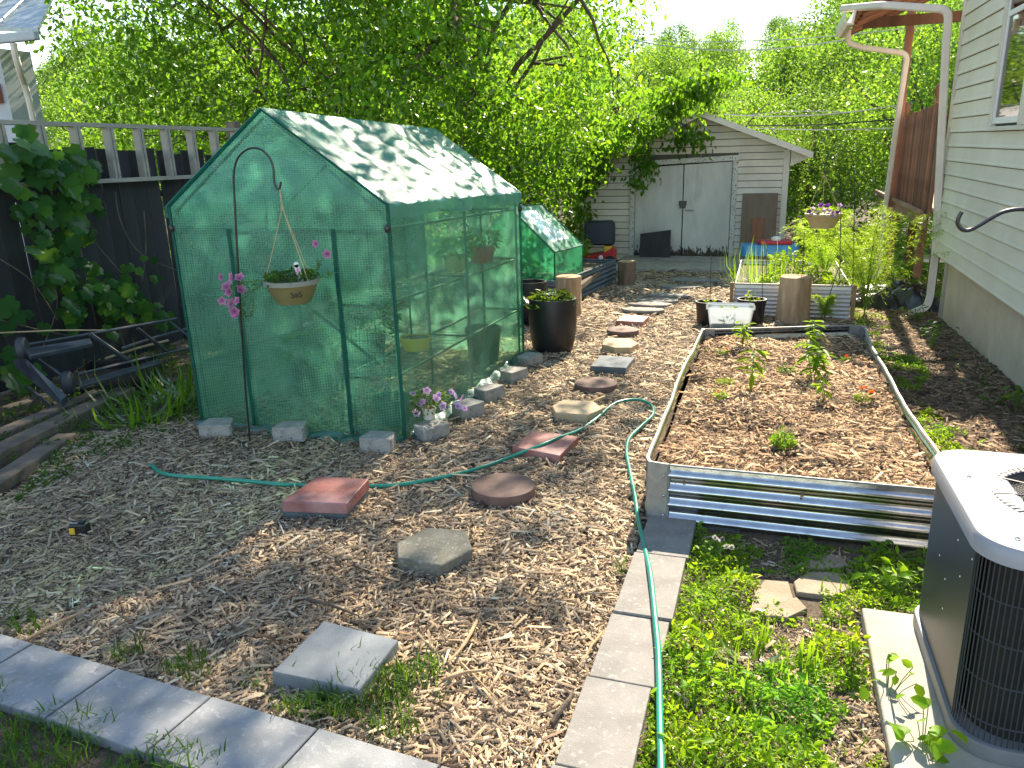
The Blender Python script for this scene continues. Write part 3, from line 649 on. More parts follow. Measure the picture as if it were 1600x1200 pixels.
# vine over the garage
vi = T('roof_vine', 'leafy vine sprawling over the garage roof and hanging down beside the doors', 'vine', (-3.2, 14.1, gz(14)), tilt=False)
cl = []
def blob(px, py, Y, n, sx, sz_, sy=.18):
    c = atY(px, py, Y)
    for _ in range(n): cl.append((c.x+rnd.gauss(0, sx), c.y+rnd.gauss(0, sy), c.z+rnd.gauss(0, sz_)))
for (px, py, n, sx, sz_) in [(1000, 195, 20, .25, .10), (1040, 170, 26, .25, .12), (1075, 150, 26, .25, .14), (1105, 130, 10, .2, .12), (1060, 205, 8, .10, .10), (1085, 210, 5, .05, .05), (1095, 222, 4, .04, .05),
                             (960, 225, 24, .25, .10), (925, 245, 26, .2, .14), (905, 275, 20, .15, .15), (900, 320, 14, .15, .16), (1005, 238, 8, .08, .08), (1008, 262, 7, .06, .06), (1000, 280, 5, .05, .05), (905, 360, 12, .12, .12), (1125, 115, 5, .12, .08), (935, 265, 8, .12, .1), (1030, 145, 12, .3, .1), (985, 205, 8, .25, .08), (880, 290, 14, .25, .15), (1110, 122, 6, .18, .06), (1080, 128, 8, .2, .07)]:
    blob(px, py, 14.0, n, sx, sz_)
fo = link('foliage', crown_mesh('foliage', np.array(cl), 16, .085, .105, 'oval', M['leaf_near'], droop=1.1, up=.3, bright=(.7, 1.2), yel=.3), parent=vi); W(fo)
mb = MB()
for a_, b_ in (((905, 300), (985, 215)), ((985, 215), (1100, 130)), ((1000, 235), (1003, 280)), ((1060, 190), (1095, 220)), ((900, 400), (905, 290))): limb(atY(*a_, 14.1), atY(*b_, 14.1), .014, .008, 6, .08, mb)
mb.build('stem', M['bark'], vi, world=True)
# ------------------------------------------------------------------ house on the right
WX = 1.78; WY = 9.62
ho = T('house', 'cream sided house on a beige stucco foundation along the right edge', 'house', (WX, WY, gz(WY)), tilt=False)
MB().box(WX+.02, WX+.30, 2.2, WY-.02, .33, 3.55).build('wall_core', M['shade_backing'], ho, world=True)
MB().box(WX+.02, WX+6, WY-.02, WY+.1, .33, 3.55).build('end_wall', M['siding'], ho, world=True)
z = .345; H_ = .1415; k = 0
wy0, wy1, wz0, wz1 = 6.98, 7.86, 1.672, 3.05
while z < 3.45:
    segs = [(2.2, WY-.03)]
    if z+H_ > wz0-.03 and z < wz1: segs = [(2.2, wy0-.03), (wy1+.03, WY-.03)]
    for (y0, y1) in segs:
        mb = MB(); x = WX+.018; hh = H_-.008
        # double ogee lap: thick foot, thin head
        prof = [(x, 0), (x-.018, 0), (x-.019, .010), (x-.0145, .03), (x-.005, hh), (x, hh)]
        n = len(prof); vs = [(a, y0, z+b) for a, b in prof]+[(a, y1, z+b) for a, b in prof]
        mb.add(vs, [tuple(range(n)), tuple(range(2*n-1, n-1, -1))]+[(i, n+i, n+(i+1) % n, (i+1) % n) for i in range(n)])
        mb.build('siding_board', M['siding'], ho, world=True)
    z += H_; k += 1
MB().box(WX-.012, WX+.06, WY-.028, WY+.045, .33, 3.5).build('corner_post', M['trim'], ho, world=True, bevel=.006)
# foundation
mb = MB(); mb.grid(lambda u, v: (WX+.085+.012*noise.noise(Vector((u*14, v*4, 1))), 2.2+(WY-.35-2.2)*u, -.65+1.0*v), 60, 10)
mb.build('foundation', M['stucco'], ho, smooth=True, world=True)
MB().box(WX+.10, WX+.2, 2.2, WY-.35, -.65, .345).build('foundation_core', M['stucco'], ho, world=True)
MB().box(WX+.06, WX+.14, WY-.44, WY-.352, -.4, .33).build('foundation_board', M['pad'], ho, world=True, bevel=.01)
# window
fr = MB()
for (y0, y1, z0, z1) in ((wy0-.03, wy0+.035, wz0-.02, wz1), (wy1-.035, wy1+.03, wz0-.02, wz1), (wy0-.045, wy1+.045, wz0-.055, wz0-.021), (wy0-.03, wy1+.03, wz1+.001, wz1+.06)):
    fr.box(WX-.030, WX+.02, y0, y1, z0, z1)
wf = fr.build('window', M['trim'], ho, world=True, bevel=.004)
sh = MB(); a, b = wy0+.037, wy1-.037
for (y0, y1, z0, z1) in ((a, a+.035, wz0, wz1), (b-.035, b, wz0, wz1), (a+.036, b-.036, wz0, wz0+.05), (a+.036, b-.036, 2.50, 2.545)):
    sh.box(WX-.010, WX+.012, y0, y1, z0, z1)
so = sh.build('sash', M['white_plastic'], wf, bevel=.003); so.matrix_parent_inverse = wf.matrix_parent_inverse.copy()
so.matrix_parent_inverse = Matrix()
gl = MB().box(WX+.002, WX+.006, a+.03, b-.03, wz0+.04, 2.52).box(WX-.004, WX, a+.03, b-.03, 2.53, wz1-.01).build('pane', M['glass'], wf)
# eave
MB().box(WX-.12, WX+6, 2.0, WY+.2, 3.551, 3.62).build('soffit', M['trim'], ho, world=True)
MB().box(WX-.20, WX-.125, 2.0, WY+.2, 3.53, 3.62).build('gutter', M['gutter'], ho, world=True, bevel=.01)
def pipe(name, pts, parent, w=.075, d=.055, mat='gutter', n=5):
    # rounded corner path
    P2 = [Vector(pts[0])]
    for i in range(1, len(pts)-1):
        a, b, c = Vector(pts[i-1]), Vector(pts[i]), Vector(pts[i+1]); r = min(.09, (a-b).length*.45, (c-b).length*.45)
        p, q = b+(a-b).normalized()*r, b+(c-b).normalized()*r
        for k in range(n+1): t = k/n; P2.append(p*(1-t)**2+b*2*t*(1-t)+q*t*t)
    P2.append(Vector(pts[-1])); mb = MB(); vs = []
    prof = [(-w/2, -d/2+.012), (-w/2+.012, -d/2), (w/2-.012, -d/2), (w/2, -d/2+.012), (w/2, d/2-.012), (w/2-.012, d/2), (-w/2+.012, d/2), (-w/2, d/2-.012)]
    m = len(P2); fs = []
    for i, p in enumerate(P2):
        t = (P2[min(i+1, m-1)]-P2[max(i-1, 0)]).normalized()
        sx_ = Vector((0, 1, 0)); sx_ = (sx_-t*sx_.dot(t)).normalized(); sy = t.cross(sx_)
        vs += [p+sx_*b+sy*a for a, b in prof]
    for i in range(m-1):
        for k in range(8): fs.append((i*8+k, i*8+(k+1) % 8, (i+1)*8+(k+1) % 8, (i+1)*8+k))
    fs += [tuple(range(7, -1, -1)), tuple((m-1)*8+k for k in range(8))]
    mb.add(vs, fs); return mb.build(name, M[mat], parent, smooth=True, world=True)
yp = WY-.075
a = atY(1482, 35, yp); b = atY(1461, 400, yp); c = atY(1452, 470, yp); d = atY(1428, 488, yp-.1); e = atY(1380, 8, yp+.3)
pipe('downspout', [(e.x-.35, yp+1.2, e.z+.12), (e.x, yp+.3, e.z), (a.x-.01, yp, a.z+.12), a-Vector((0, 0, .15)), b, c+Vector((0, 0, .03)), c-Vector((0.02, 0, .07)), d-Vector((.05, .1, 0))], ho)

# ------------------------------------------------------------------ deck behind the house corner
DX = 1.74
dk = T('deck', 'brown wooden deck with picket fence, finials and gabled porch roof behind the house corner', 'deck', (DX, 11.5, gz(11.5)), tilt=False)
def zx(px, py, X): return atX(px, py, X)
yA = WY+.14; yB = atX(1396, 250, DX).y
bt = MB().box(-.019, .019, 0, .052, 0, 1); me = bt.mesh('picket'); me.materials.append(M['wood_brown'])
zt0, zt1 = atX(1479, 158, DX).z, atX(1396, 190, DX).z; zb0, zb1 = atX(1479, 345, DX).z, atX(1396, 300, DX).z
y = yA; i = 0
while y < yB:
    u = (y-yA)/(yB-yA); o = link('picket', me, parent=dk); zb = zb0+(zb1-zb0)*u-.03; zt = zt0+(zt1-zt0)*u+rnd.gauss(0, .008)
    o.location = (DX-.02+rnd.gauss(0, .002), y, zb); o.scale = (1, 1, zt-zb); W(o); y += .094; i += 1
for zz in (0.25, .85):
    p, q = Vector((DX+.03, yA, zb0+(zt0-zb0)*zz)), Vector((DX+.03, yB, zb1+(zt1-zb1)*zz)); MB().tube([p, q], .035, 4).build('rail', M['wood_brown'], dk, world=True)
for (px, pz) in ((1466, 150), (1442, 158), (1397, 182)):
    y = atX(px, 250, DX).y; z = atX(px, pz, DX).z-.02
    MB().box(DX+.045, DX+.135, y-.045, y+.045, -.1, z).build('post', M['wood_brown'], dk, world=True, bevel=.004)
    MB().lathe([(.02, 0), (.045, .005), (.03, .03), (.05, .07), (.058, .115), (.045, .16), (.02, .195), (.004, .21)], 14, (DX+.09, y, z)).build('finial', M['wood_brown'], dk, smooth=True, world=True)
bz0, bz1 = atX(1490, 350, DX-.03).z, atX(1376, 298, DX-.03).z; by0, by1 = WY+.15, atX(1376, 300, DX-.03).y
def beam(name, x0, x1, za, zb, h, mat, ya=by0, yb_=by1):
    mb = MB(); mb.add([(x0, ya, za-h), (x1, ya, za-h), (x1, yb_, zb-h), (x0, yb_, zb-h), (x0, ya, za), (x1, ya, za), (x1, yb_, zb), (x0, yb_, zb)], [(3, 2, 1, 0), (4, 5, 6, 7), (0, 1, 5, 4), (1, 2, 6, 5), (2, 3, 7, 6), (3, 0, 4, 7)])
    return mb.build(name, M[mat], dk, world=True, bevel=.004)
beam('rim_beam', DX-.075, DX-.035, bz0-.02, bz1-.02, .17, 'wood_beam')
beam('ledger', DX-.12, DX-.077, bz0+.02, bz1+.02, .05, 'wood_beam')
for i in range(9):
    y = by0+.1+i*.42
    if y > by1: break
    MB().box(DX-.02, DX+2.4, y, y+.4, bz0-.03, bz0+.0).build('deck_board', M['wood_brown'], dk, world=True)
for (px, py_, w) in ((1417, 425, .05), (1386, 432, .05)):
    p = G(px, py_); MB().box(p.x-w, p.x+w, p.y-w, p.y+w, p.z-.1, bz1-.1).build('deck_post', M['wood_brown'], dk, world=True, bevel=.004)
p = atX(1424, 25, 1.62); MB().box(1.575, 1.665, p.y-.045, p.y+.045, bz1-.1, p.z+.12).build('roof_post', M['wood_brown'], dk, world=True, bevel=.004)
# porch roof: plank ceiling, gutter
gx = .80; gy1 = 11.6; gzz = atY(1325, 50, gy1).z
mb = MB(); r_ = [(gx+.03, WY+.75, gzz+.06), (gx+.03, gy1, gzz+.06), (2.6, gy1, gzz+.75), (2.6, WY+.75, gzz+.75)]
mb.add(r_+[(a, b, c+.05) for a, b, c in r_], [(0, 1, 2, 3), (7, 6, 5, 4), (0, 4, 5, 1), (1, 5, 6, 2), (2, 6, 7, 3), (3, 7, 4, 0)]); mb.build('porch_roof', M['wood_brown'], dk, world=True)
for i in range(7):
    y = WY+.85+i*.3; mb = MB().tube([(gx+.1, y, gzz+.05), (2.6, y, gzz+.70)], .03, 4); mb.build('rafter', M['wood_brown'], dk, world=True)
MB().box(1.0, 2.2, gy1-.12, gy1-.04, gzz+.02, gzz+.14).build('header_beam', M['wood_brown'], dk, world=True)
mb = MB(); gp = [(gx-.11, .07), (gx-.10, -.03), (gx-.06, -.065), (gx+.0, -.065), (gx+.02, .09), (gx-.0, .09), (gx-.02, -.045), (gx-.06, -.045), (gx-.085, -.02), (gx-.09, .075)]
n = len(gp); mb.add([(a, WY+.72, gzz+b) for a, b in gp]+[(a, gy1+.05, gzz+b) for a, b in gp], [tuple(range(n-1, -1, -1)), tuple(range(n, 2*n))]+[(i, (i+1) % n, n+(i+1) % n, n+i) for i in range(n)]); mb.build('gutter', M['gutter'], dk, world=True)
yy = gy1-.06; b_ = G(1372, 440)
p1 = atY(1325, 56, yy); p2 = atY(1345, 74, yy); p3 = atY(1418, 84, yy); p4 = atY(1400, 200, yy+.15); p5 = atY(1376, 380, b_.y-.1)
pipe('downspout', [p1+Vector((0, 0, .06)), p1-Vector((0, 0, .08)), p2, p3, p4, p5, (b_.x, b_.y, b_.z+.12), (b_.x-.15, b_.y-.1, b_.z+.05)], dk, w=.065)
MB().box(1.9, 2.5, 10.9, 11.3, .06, .10).build('step', M['white_plastic'], dk, world=True)

# ------------------------------------------------------------------ greenhouse
X0, X1, Y0, Y1, HB, HW, HR = -3.61, -2.075, 4.08, 6.60, 1.315, 1.455, 2.0
gh = T('greenhouse', 'walk-in green mesh film greenhouse with gabled roof', 'greenhouse', (-2.84, Y0, gz(Y0)), tilt=False)
XM = (X0+X1)/2
def pole(a, b, name='pole', r=.0095):
    f = lambda p: (p[0], p[1], p[2]+gz(p[1])); MB().tube([f(a), f(b)], r, 8).build(name, M['frame_green'], gh, smooth=True, world=True)
i_ = .03
for y in (Y0+i_, (Y0+Y1)/2, Y1-i_):
    for x in (X0+i_, X1-i_): pole((x, y, 0), (x, y, HW-.03)); pole((x, y, HW-.03), (XM, y, HR-.03), 'rafter')
for y in (Y0+i_, Y1-i_): pole((X0+i_, y, HB), (X1-i_, y, HB), 'crossbar')
for x in (X0+i_, X1-i_):
    for z in (.42, .88, HB): pole((x, Y0+i_, z), (x, Y1-i_, z), 'side_rail')
for x in (X0+.42, X1-.36):
    for y in (Y0+i_+.01, (Y0+Y1)/2, Y1-i_): pole((x, y, 0), (x, y, HB), 'shelf_post')
    for z in (.42, .88): pole((x, Y0+i_, z), (x, Y1-i_, z), 'shelf_rail')
pole((XM, Y0+i_, HR-.03), (XM, Y1-i_, HR-.03), 'ridge_pole')
for s_ in (X0+i_, X1-i_):
    xx = X0+.42 if s_ < XM else X1-.36
    for z in (.42, .88):
        for y in (Y0+i_, (Y0+Y1)/2, Y1-i_): pole((s_, y, z), (xx, y, z), 'shelf_bar', .008)
        mb = MB()
        for k in range(12):
            x = s_+(xx-s_)*(k+.5)/12; mb.tube([(x, Y0+.04, z+gz(Y0)+.01), (x, Y1-.04, z+gz(Y1)+.01)], .002, 4)
        for k in range(26):
            y = Y0+.05+(Y1-Y0-.1)*k/25; mb.tube([(s_, y, z+gz(y)+.014), (xx, y, z+gz(y)+.014)], .002, 4)
        mb.build('wire_shelf', M['frame_green'], gh, world=True, kind='stuff')
def sheet(name, fn, nu, nv, nrm, mat, amp=.010, stretch=(3, 3, 3), off=0, thick=.0012):
    nrm = Vector(nrm).normalized()
    def f(u, v):
        p = Vector(fn(u, v)); q = Vector((p.x*stretch[0], p.y*stretch[1], p.z*stretch[2]))
        d = amp*(noise.noise(q+Vector((off, 0, 0)))+.5*noise.noise(q*2.3))
        e = min(1, 8*min(u, 1-u, v, 1-v)+.15); p = p+nrm*d*e; p.z += gz(p.y); return p
    mb = MB(); mb.grid(f, nu, nv); return mb.build(name, M[mat], gh, smooth=True, world=True)
def gable(y, nrm, name, mat):
    def f(u, v):
        x = X0+(X1-X0)*u; top = HW+(HR-HW)*(1-abs(2*u-1)); return (x, y, .0+(top)*v)
    return sheet(name, f, 64, 60, nrm, mat, .009, (2.2, 2, 3.2))
gable(Y0, (0, -1, 0), 'front_panel', 'film'); gable(Y1, (0, 1, 0), 'back_panel', 'film')
sheet('side_panel', lambda u, v: (X1, Y0+(Y1-Y0)*u, HW*v), 90, 56, (1, 0, 0), 'film', .016, (2, 2.6, 2.2), 3)
sheet('side_panel', lambda u, v: (X0, Y0+(Y1-Y0)*u, HW*v), 60, 30, (-1, 0, 0), 'film', .012, (2, 2.6, 2.2), 5)
# roof film, slack over the frame, its hem falling past the eave in scallops
def roofR(u, v, sgn=1):
    y = Y0-.02+(Y1-Y0+.04)*u
    L1 = math.hypot((X1-XM), HR-HW); ext = .085+.035*noise.noise(Vector((y*2.4, 1, 1)))+.012*noise.noise(Vector((y*5, 4, 1)))
    tot = L1+ext; s = v*tot
    sag = .020*math.sin(math.pi*min(1, s/L1))*(math.sin(math.pi*((u*2) % 1))**2)
    if s < L1:
        t = s/L1; x = XM+(X1-XM)*t; z = HR+.012-(HR-HW)*t-sag
    else: x = X1+.012+.012*noise.noise(Vector((y*8, 2, 2)))+.03*(s-L1)/ext*abs(noise.noise(Vector((y*5, 7, 2)))); z = HW+.006-(s-L1)
    if sgn < 0: x = 2*XM-x
    return (x, y, z)
sheet('roof_film', lambda u, v: roofR(u, v, 1), 130, 80, (.5, 0, .8), 'film_roof', .020, (1.4, 4.5, 1.4), 7)
sheet('roof_film', lambda u, v: roofR(u, v, -1), 80, 30, (-.5, 0, .8), 'film_roof', .015, (1.6, 4.5, 1.6), 9)
# zipped door panel sewn to the front, bottom hem and corner seams
for (x, n_) in ((X0+.43, 'door_seam'), (X1-.37, 'door_seam')):
    MB().box(x-.012, x+.012, Y0-.014, Y0-.009, gz(Y0)+.02, gz(Y0)+HB).build(n_, M['film_hem'], gh, world=True)
for (a, b) in (((X0, Y0-.004, HW), (XM, Y0-.004, HR+.005)), ((XM, Y0-.004, HR+.005), (X1, Y0-.004, HW)), ((X1, Y0-.004, HW), (X1, Y0-.004, 0)), ((X0, Y0-.004, HW), (X0, Y0-.004, 0)), ((X1, Y1, HW), (X1, Y1, 0))):
    MB().tube([(a[0], a[1], a[2]+gz(a[1])), (b[0], b[1], b[2]+gz(b[1]))], .011, 6).build('seam', M['film_hem'], gh, smooth=True, world=True)
def hem(name, fn, n):
    mb = MB(); mb.grid(fn, n, 4); mb.build(name, M['film_hem'], gh, smooth=True, world=True)
hem('ground_flap', lambda u, v: (X0+(X1-X0)*u, Y0-.03-(.10+.03*math.sin(u*17))*v, gz(Y0)+.010+.020*(1-v)+.008*math.sin(u*40+v*4)), 60)
hem('ground_flap', lambda u, v: (X1+.02+(.10+.03*math.sin(u*21))*v, Y0+(Y1-Y0)*u, gz(Y0+(Y1-Y0)*u)+.012+.03*(1-v)+.012*math.sin(u*50+v*3)), 80)
for x, y in ((X1-.005, Y0-.015), (X0+.005, Y0-.015), (X1+.01, Y1-.02)):
    MB().lathe([(.012, 0), (.018, .01), (.018, .035), (.012, .045)], 10, (x, y, HB+gz(y)-.02)).build('clip', M['iron'], gh, smooth=True, world=True)
MB().box(-2.62, -2.48, Y0+.25, Y0+.27, .1+gz(Y0), .101+gz(Y0)).build('patch', M['film_hem'], gh, world=True)

# ------------------------------------------------------------------ small plants builder
def plant_mesh(name, n, r, h, size, kind, mat, up=.5, droop=.3, tintc=(1, 1, 1), wr=(.6, .8), base=0.0):
    a = rng.random(n)*2*math.pi; rr = r*np.sqrt(rng.random(n)); zz = base+h*rng.random(n)**.8*(1-.35*rr/r)
    P_ = np.stack([rr*np.cos(a), rr*np.sin(a), zz], 1); A = np.stack([np.cos(a+rng.normal(0, .6, n)), np.sin(a+rng.normal(0, .6, n)), rng.normal(0, .4, n)-droop+.2], 1)
    Nn = rdir(n, up*3); L = size*rng.uniform(.55, 1.2, n); Wd = L*rng.uniform(*wr, n)
    t = rng.uniform(.7, 1.25, (n, 1))*np.array(tintc)[None]*np.stack([rng.uniform(.9, 1.3, n), np.ones(n), np.ones(n)], 1)
    return npmesh(name, *scatter(kind, P_, L, Wd, A, Nn, t), M[mat])
def blades(name, n, r, L, w, mat, lean=.5, tintc=(1, 1, 1), kind='blade', flat=0.0, var=.3):
    a = rng.random(n)*2*math.pi; rr = r*np.sqrt(rng.random(n)); P_ = np.stack([rr*np.cos(a), rr*np.sin(a), np.zeros(n)], 1)
    b = a+rng.normal(0, .5, n); ln = lean*rng.uniform(.2, 1.4, n); A = np.stack([np.cos(b)*ln, np.sin(b)*ln, np.ones(n)*(1-flat)], 1)
    Nn = np.cross(A, np.stack([-np.sin(b), np.cos(b), np.zeros(n)], 1)); Nn = -Nn
    LL = L*rng.uniform(1-var, 1+var, n); t = rng.uniform(.7, 1.25, (n, 1))*np.array(tintc)[None]*np.ones((n, 3))
    return npmesh(name, *scatter(kind, P_, LL, w*rng.uniform(.6, 1.3, n), A, Nn, t), M[mat])
def mk(root, name, me, loc=(0, 0, 0), label=None, kind=None):
    o = link(name, me, parent=root); o.location = loc
    if label: o['label'] = label
    if kind: o['kind'] = kind
    return o
def onG(px, py, h=0): p = G(px, py, h); return (p.x, p.y, hz(p.x, p.y)+h)
def flower_mesh(mat, r=.022, n=5, eye=None):
    mb = MB()
    for k in range(n):
        a = 2*math.pi*k/n; c, s = math.cos(a), math.sin(a); c1, s1 = math.cos(a+.62), math.sin(a+.62); c2, s2 = math.cos(a-.62), math.sin(a-.62)
        mb.add([(0, 0, -.35*r), (c2*r*.75, s2*r*.75, .05*r), (c*r*1.08, s*r*1.08, .12*r), (c1*r*.75, s1*r*.75, .05*r)], [(0, 1, 2, 3)])
    me = mb.mesh('petals')
    a = me.attributes.new('tint', 'FLOAT_COLOR', 'POINT')
    a.data.foreach_set('color', np.array([[.35, .2, .45, 1] if i % 4 == 0 else [1, 1, 1, 1] for i in range(len(me.vertices))], dtype=np.float32).ravel())
    me.materials.append(M[mat]); return me
FPINK, FPALE, FOR_, FVI = flower_mesh('petal_pink', .026), flower_mesh('petal_pale', .024), None, flower_mesh('petal_violet', .024)

# things inside the greenhouse, read through the film
def pot(name, label, loc, r, h, mat, taper=.78, group=None, rim=True, soil=True, cat='pot', rz=0):
    t = T(name, label, cat, loc, rz, group)
    prof = [(r*taper, 0), (r*taper*1.02, .004), (r*.97, h*.86), (r, h*.86), (r, h), (r*.92, h), (r*.90, h*.8), (r*.6, h*.78)]
    MB().lathe(prof, 28).build('body', M[mat], t, smooth=True)
    if soil: MB().lathe([(r*.88, 0), (r*.88, .01), (r*.3, .02)], 20, (0, 0, h*.80)).build('potting_soil', M['soil'], t, smooth=True)
    return t
IN = 'pots standing inside the greenhouse'
def at(x, y, h=0): return (x, y, gz(y)+h)
t = pot('planter', 'dark green planter on the floor just inside the near right greenhouse corner', at(-2.30, 4.36), .13, .20, 'frame_green', group=IN)
t = pot('planter', 'yellow green bowl on the lower greenhouse shelf near the front', at(-2.28, 4.75, .44), .11, .09, 'yellow_plastic', group=IN)
t = pot('planter', 'red planter on the upper right greenhouse shelf towards the back', at(-2.26, 6.1, .90), .11, .13, 'red_plastic', group=IN); mk(t, 'foliage', plant_mesh('foliage', 160, .13, .22, .06, 'oval', 'leaf_weed'), (0, 0, .11))
t = pot('planter', 'tan pot of seedlings in the middle of the upper greenhouse shelf', at(-2.26, 5.5, .90), .09, .12, 'pot_tan', group=IN); mk(t, 'foliage', plant_mesh('foliage', 120, .12, .18, .05, 'oval', 'leaf_weed'), (0, 0, .1))
t = pot('planter', 'black pot with a big leafy plant at the back left of the greenhouse', at(-3.3, 5.9), .16, .25, 'black_plastic', group=IN); mk(t, 'foliage', plant_mesh('foliage', 350, .28, .7, .09, 'oval', 'leaf_near'), (0, 0, .2))
t = pot('planter', 'black pot on the greenhouse floor left of the door', at(-3.25, 4.9), .17, .24, 'black_plastic', group=IN); mk(t, 'foliage', plant_mesh('foliage', 200, .2, .35, .07, 'oval', 'leaf_near'), (0, 0, .2))
t = pot('planter', 'low dark tub on the greenhouse floor at the far right corner', at(-2.32, 6.2), .16, .32, 'frame_green', group=IN)

# ------------------------------------------------------------------ concrete blocks weighing down the film
bl = MB()
pr = [(-.105, -.06), (-.095, -.075), (.095, -.075), (.105, -.06), (.085, .06), (.075, .075), (-.075, .075), (-.085, .06)]
bl.prism(pr, 0, .095, .008); BLK = bl.mesh('block'); BLK.materials.append(M['block'])
BL = [(338, 683, 20, 'concrete block at the left front corner of the greenhouse behind the black pole'), (453, 688, 14, 'concrete block at the middle of the greenhouse front'),
      (590, 706, 8, 'concrete block at the right end of the greenhouse front'), (670, 688, 62, 'concrete block carrying the small pot of pale petunias'),
      (728, 652, 62, 'concrete block beside the greenhouse just behind the potted petunias'), (762, 626, 66, 'third concrete block along the greenhouse side between petunias and the black pot'),
      (801, 597, 68, 'concrete block along the greenhouse side nearer than the last one'), (826, 573, 70, 'concrete block at the far greenhouse corner beside the big black pot')]
for (px, py, a, lab) in BL:
    p = G(px, py); p.y += .03
    o = link('concrete_block', BLK); o.location = (p.x, p.y, hz(p.x, p.y)+.004); o.rotation_euler = (-SLOPE+rnd.gauss(0, .02), rnd.gauss(0, .03), R(a))
    b = o.modifiers.new('bevel', 'BEVEL'); b.width = .006; b.segments = 2; b.limit_method = 'ANGLE'
    tag(o, lab, 'block', 'concrete blocks around the greenhouse')

# ------------------------------------------------------------------ stepping stones
def quadstone(cor, thick, mat, name, label, group='stepping stones', lift=.0, chf=.006):
    lift += .012
    P4 = [G(*c, thick+lift) for c in cor]; c = sum(P4, Vector())/4
    # square up: same centre, measured sides
    pts = [(p.x-c.x, p.y-c.y) for p in P4]
    ob = T(name, label, 'paver', (c.x, c.y, gz(c.y)+lift), 0, group)
    MB().prism(pts, -.01, thick, chf).build('slab', M[mat], ob, bevel=.002); return ob
def stone(name, label, px, py, poly, thick, mat, rz=0, lift=0, chf=.008):
    lift += .012
    p = G(px, py, thick+lift); ob = T(name, label, 'paver', (p.x, p.y, gz(p.y)+lift), rz, 'stepping stones')
    MB().prism(poly, -.01, thick, chf).build('slab', M[mat], ob, smooth=True); return ob
circ = lambda r, n=36: [(r*math.cos(2*math.pi*k/n), r*math.sin(2*math.pi*k/n)) for k in range(n)]
hexa = lambda a, b: [(a, 0), (a*.5, b), (-a*.5, b), (-a, 0), (-a*.5, -b), (a*.5, -b)]
# polygons are wound counter-clockwise
quadstone([(424, 1050), (560, 1078), (622, 1000), (506, 970)], .05, 'paver_blue', 'square_paver', 'grey blue square paver in the front with grass at its corner')
def polystone(cor, thick, mat, name, label, lift=0, chf=.008):
    lift += .012
    P4 = [G(*c, thick+lift) for c in cor]; c = sum(P4, Vector())/len(P4)
    ob = T(name, label, 'paver', (c.x, c.y, gz(c.y)+lift), 0, 'stepping stones')
    MB().prism([(p.x-c.x, p.y-c.y) for p in P4], -.01, thick, chf).build('slab', M[mat], ob, bevel=.003); return ob
polystone([(621, 872), (688, 884), (738, 858), (728, 828), (668, 824), (619, 848)], .055, 'paver_hex', 'hexagon_paver', 'rough grey pebbled hexagonal paver nearest the camera')
stone('round_paver', 'reddish brown round paver beside the hose', 786, 757, circ(.165), .055, 'paver_brown')
quadstone([(440, 795), (540, 797), (575, 760), (494, 758)], .045, 'paver_dark', 'square_paver', 'grey square paver underneath the glossy red one', lift=.004)
quadstone([(440, 783), (541, 787), (576, 748), (494, 744)], .045, 'paver_redglaze', 'square_paver', 'glossy dark red square paver stacked on a grey one', lift=.052)
quadstone([(800, 698), (874, 712), (904, 682), (832, 672)], .045, 'paver_red', 'square_paver', 'brick red square paver with the green hose lying over it')
polystone([(868, 645), (918, 648), (942, 638), (928, 627), (880, 624), (862, 634)], .055, 'paver_tanhex', 'hexagon_paver', 'tan hexagonal paver left of the hose bend')
stone('round_paver', 'dark brown round paver between the tan hexagon and the slate square', 931, 597, circ(.165), .05, 'paver_brown')
quadstone([(922, 572), (978, 575), (992, 558), (938, 555)], .045, 'paver_dark', 'square_paver', 'dark slate square paver beside the big black pot')
polystone([(940, 538), (960, 543), (985, 543), (998, 536), (984, 528), (948, 528)], .055, 'paver_tanhex', 'hexagon_paver', 'smaller looking tan hexagonal paver beyond the slate square')
stone('round_paver', 'reddish round paver beyond the far tan hexagon', 973, 514, circ(.165), .045, 'paver_brown')
quadstone([(962, 501), (1004, 503), (1014, 494), (975, 491)], .045, 'paver_red', 'square_paver', 'far red square paver in front of the flat stones')
FLT = ['first flat grey stone beyond the far red paver', 'second flat grey stone beyond the far red paver', 'pale flat stone level with the black grow pots', 'flat grey stone in the shade of the garage', 'flat grey stone near the garage sill', 'last flat stone before the garage sill']
for (px, py, w, lab) in ((1005, 483, .26, FLT[0]), (1015, 474, .26, FLT[1]), (1029, 468, .28, FLT[2]), (1045, 460, .28, FLT[3]), (1062, 447, .28, FLT[4]), (1083, 436, .40, FLT[5])):
    stone('flat_stone', lab, px, py, [(a*w*(1+.12*math.sin(i*2.1+px)), b*w*.55*(1+.1*math.cos(i*1.3+px))) for i, (a, b) in enumerate(circ(1, 9))], .02, 'paver_tan', lift=.012, chf=.004)

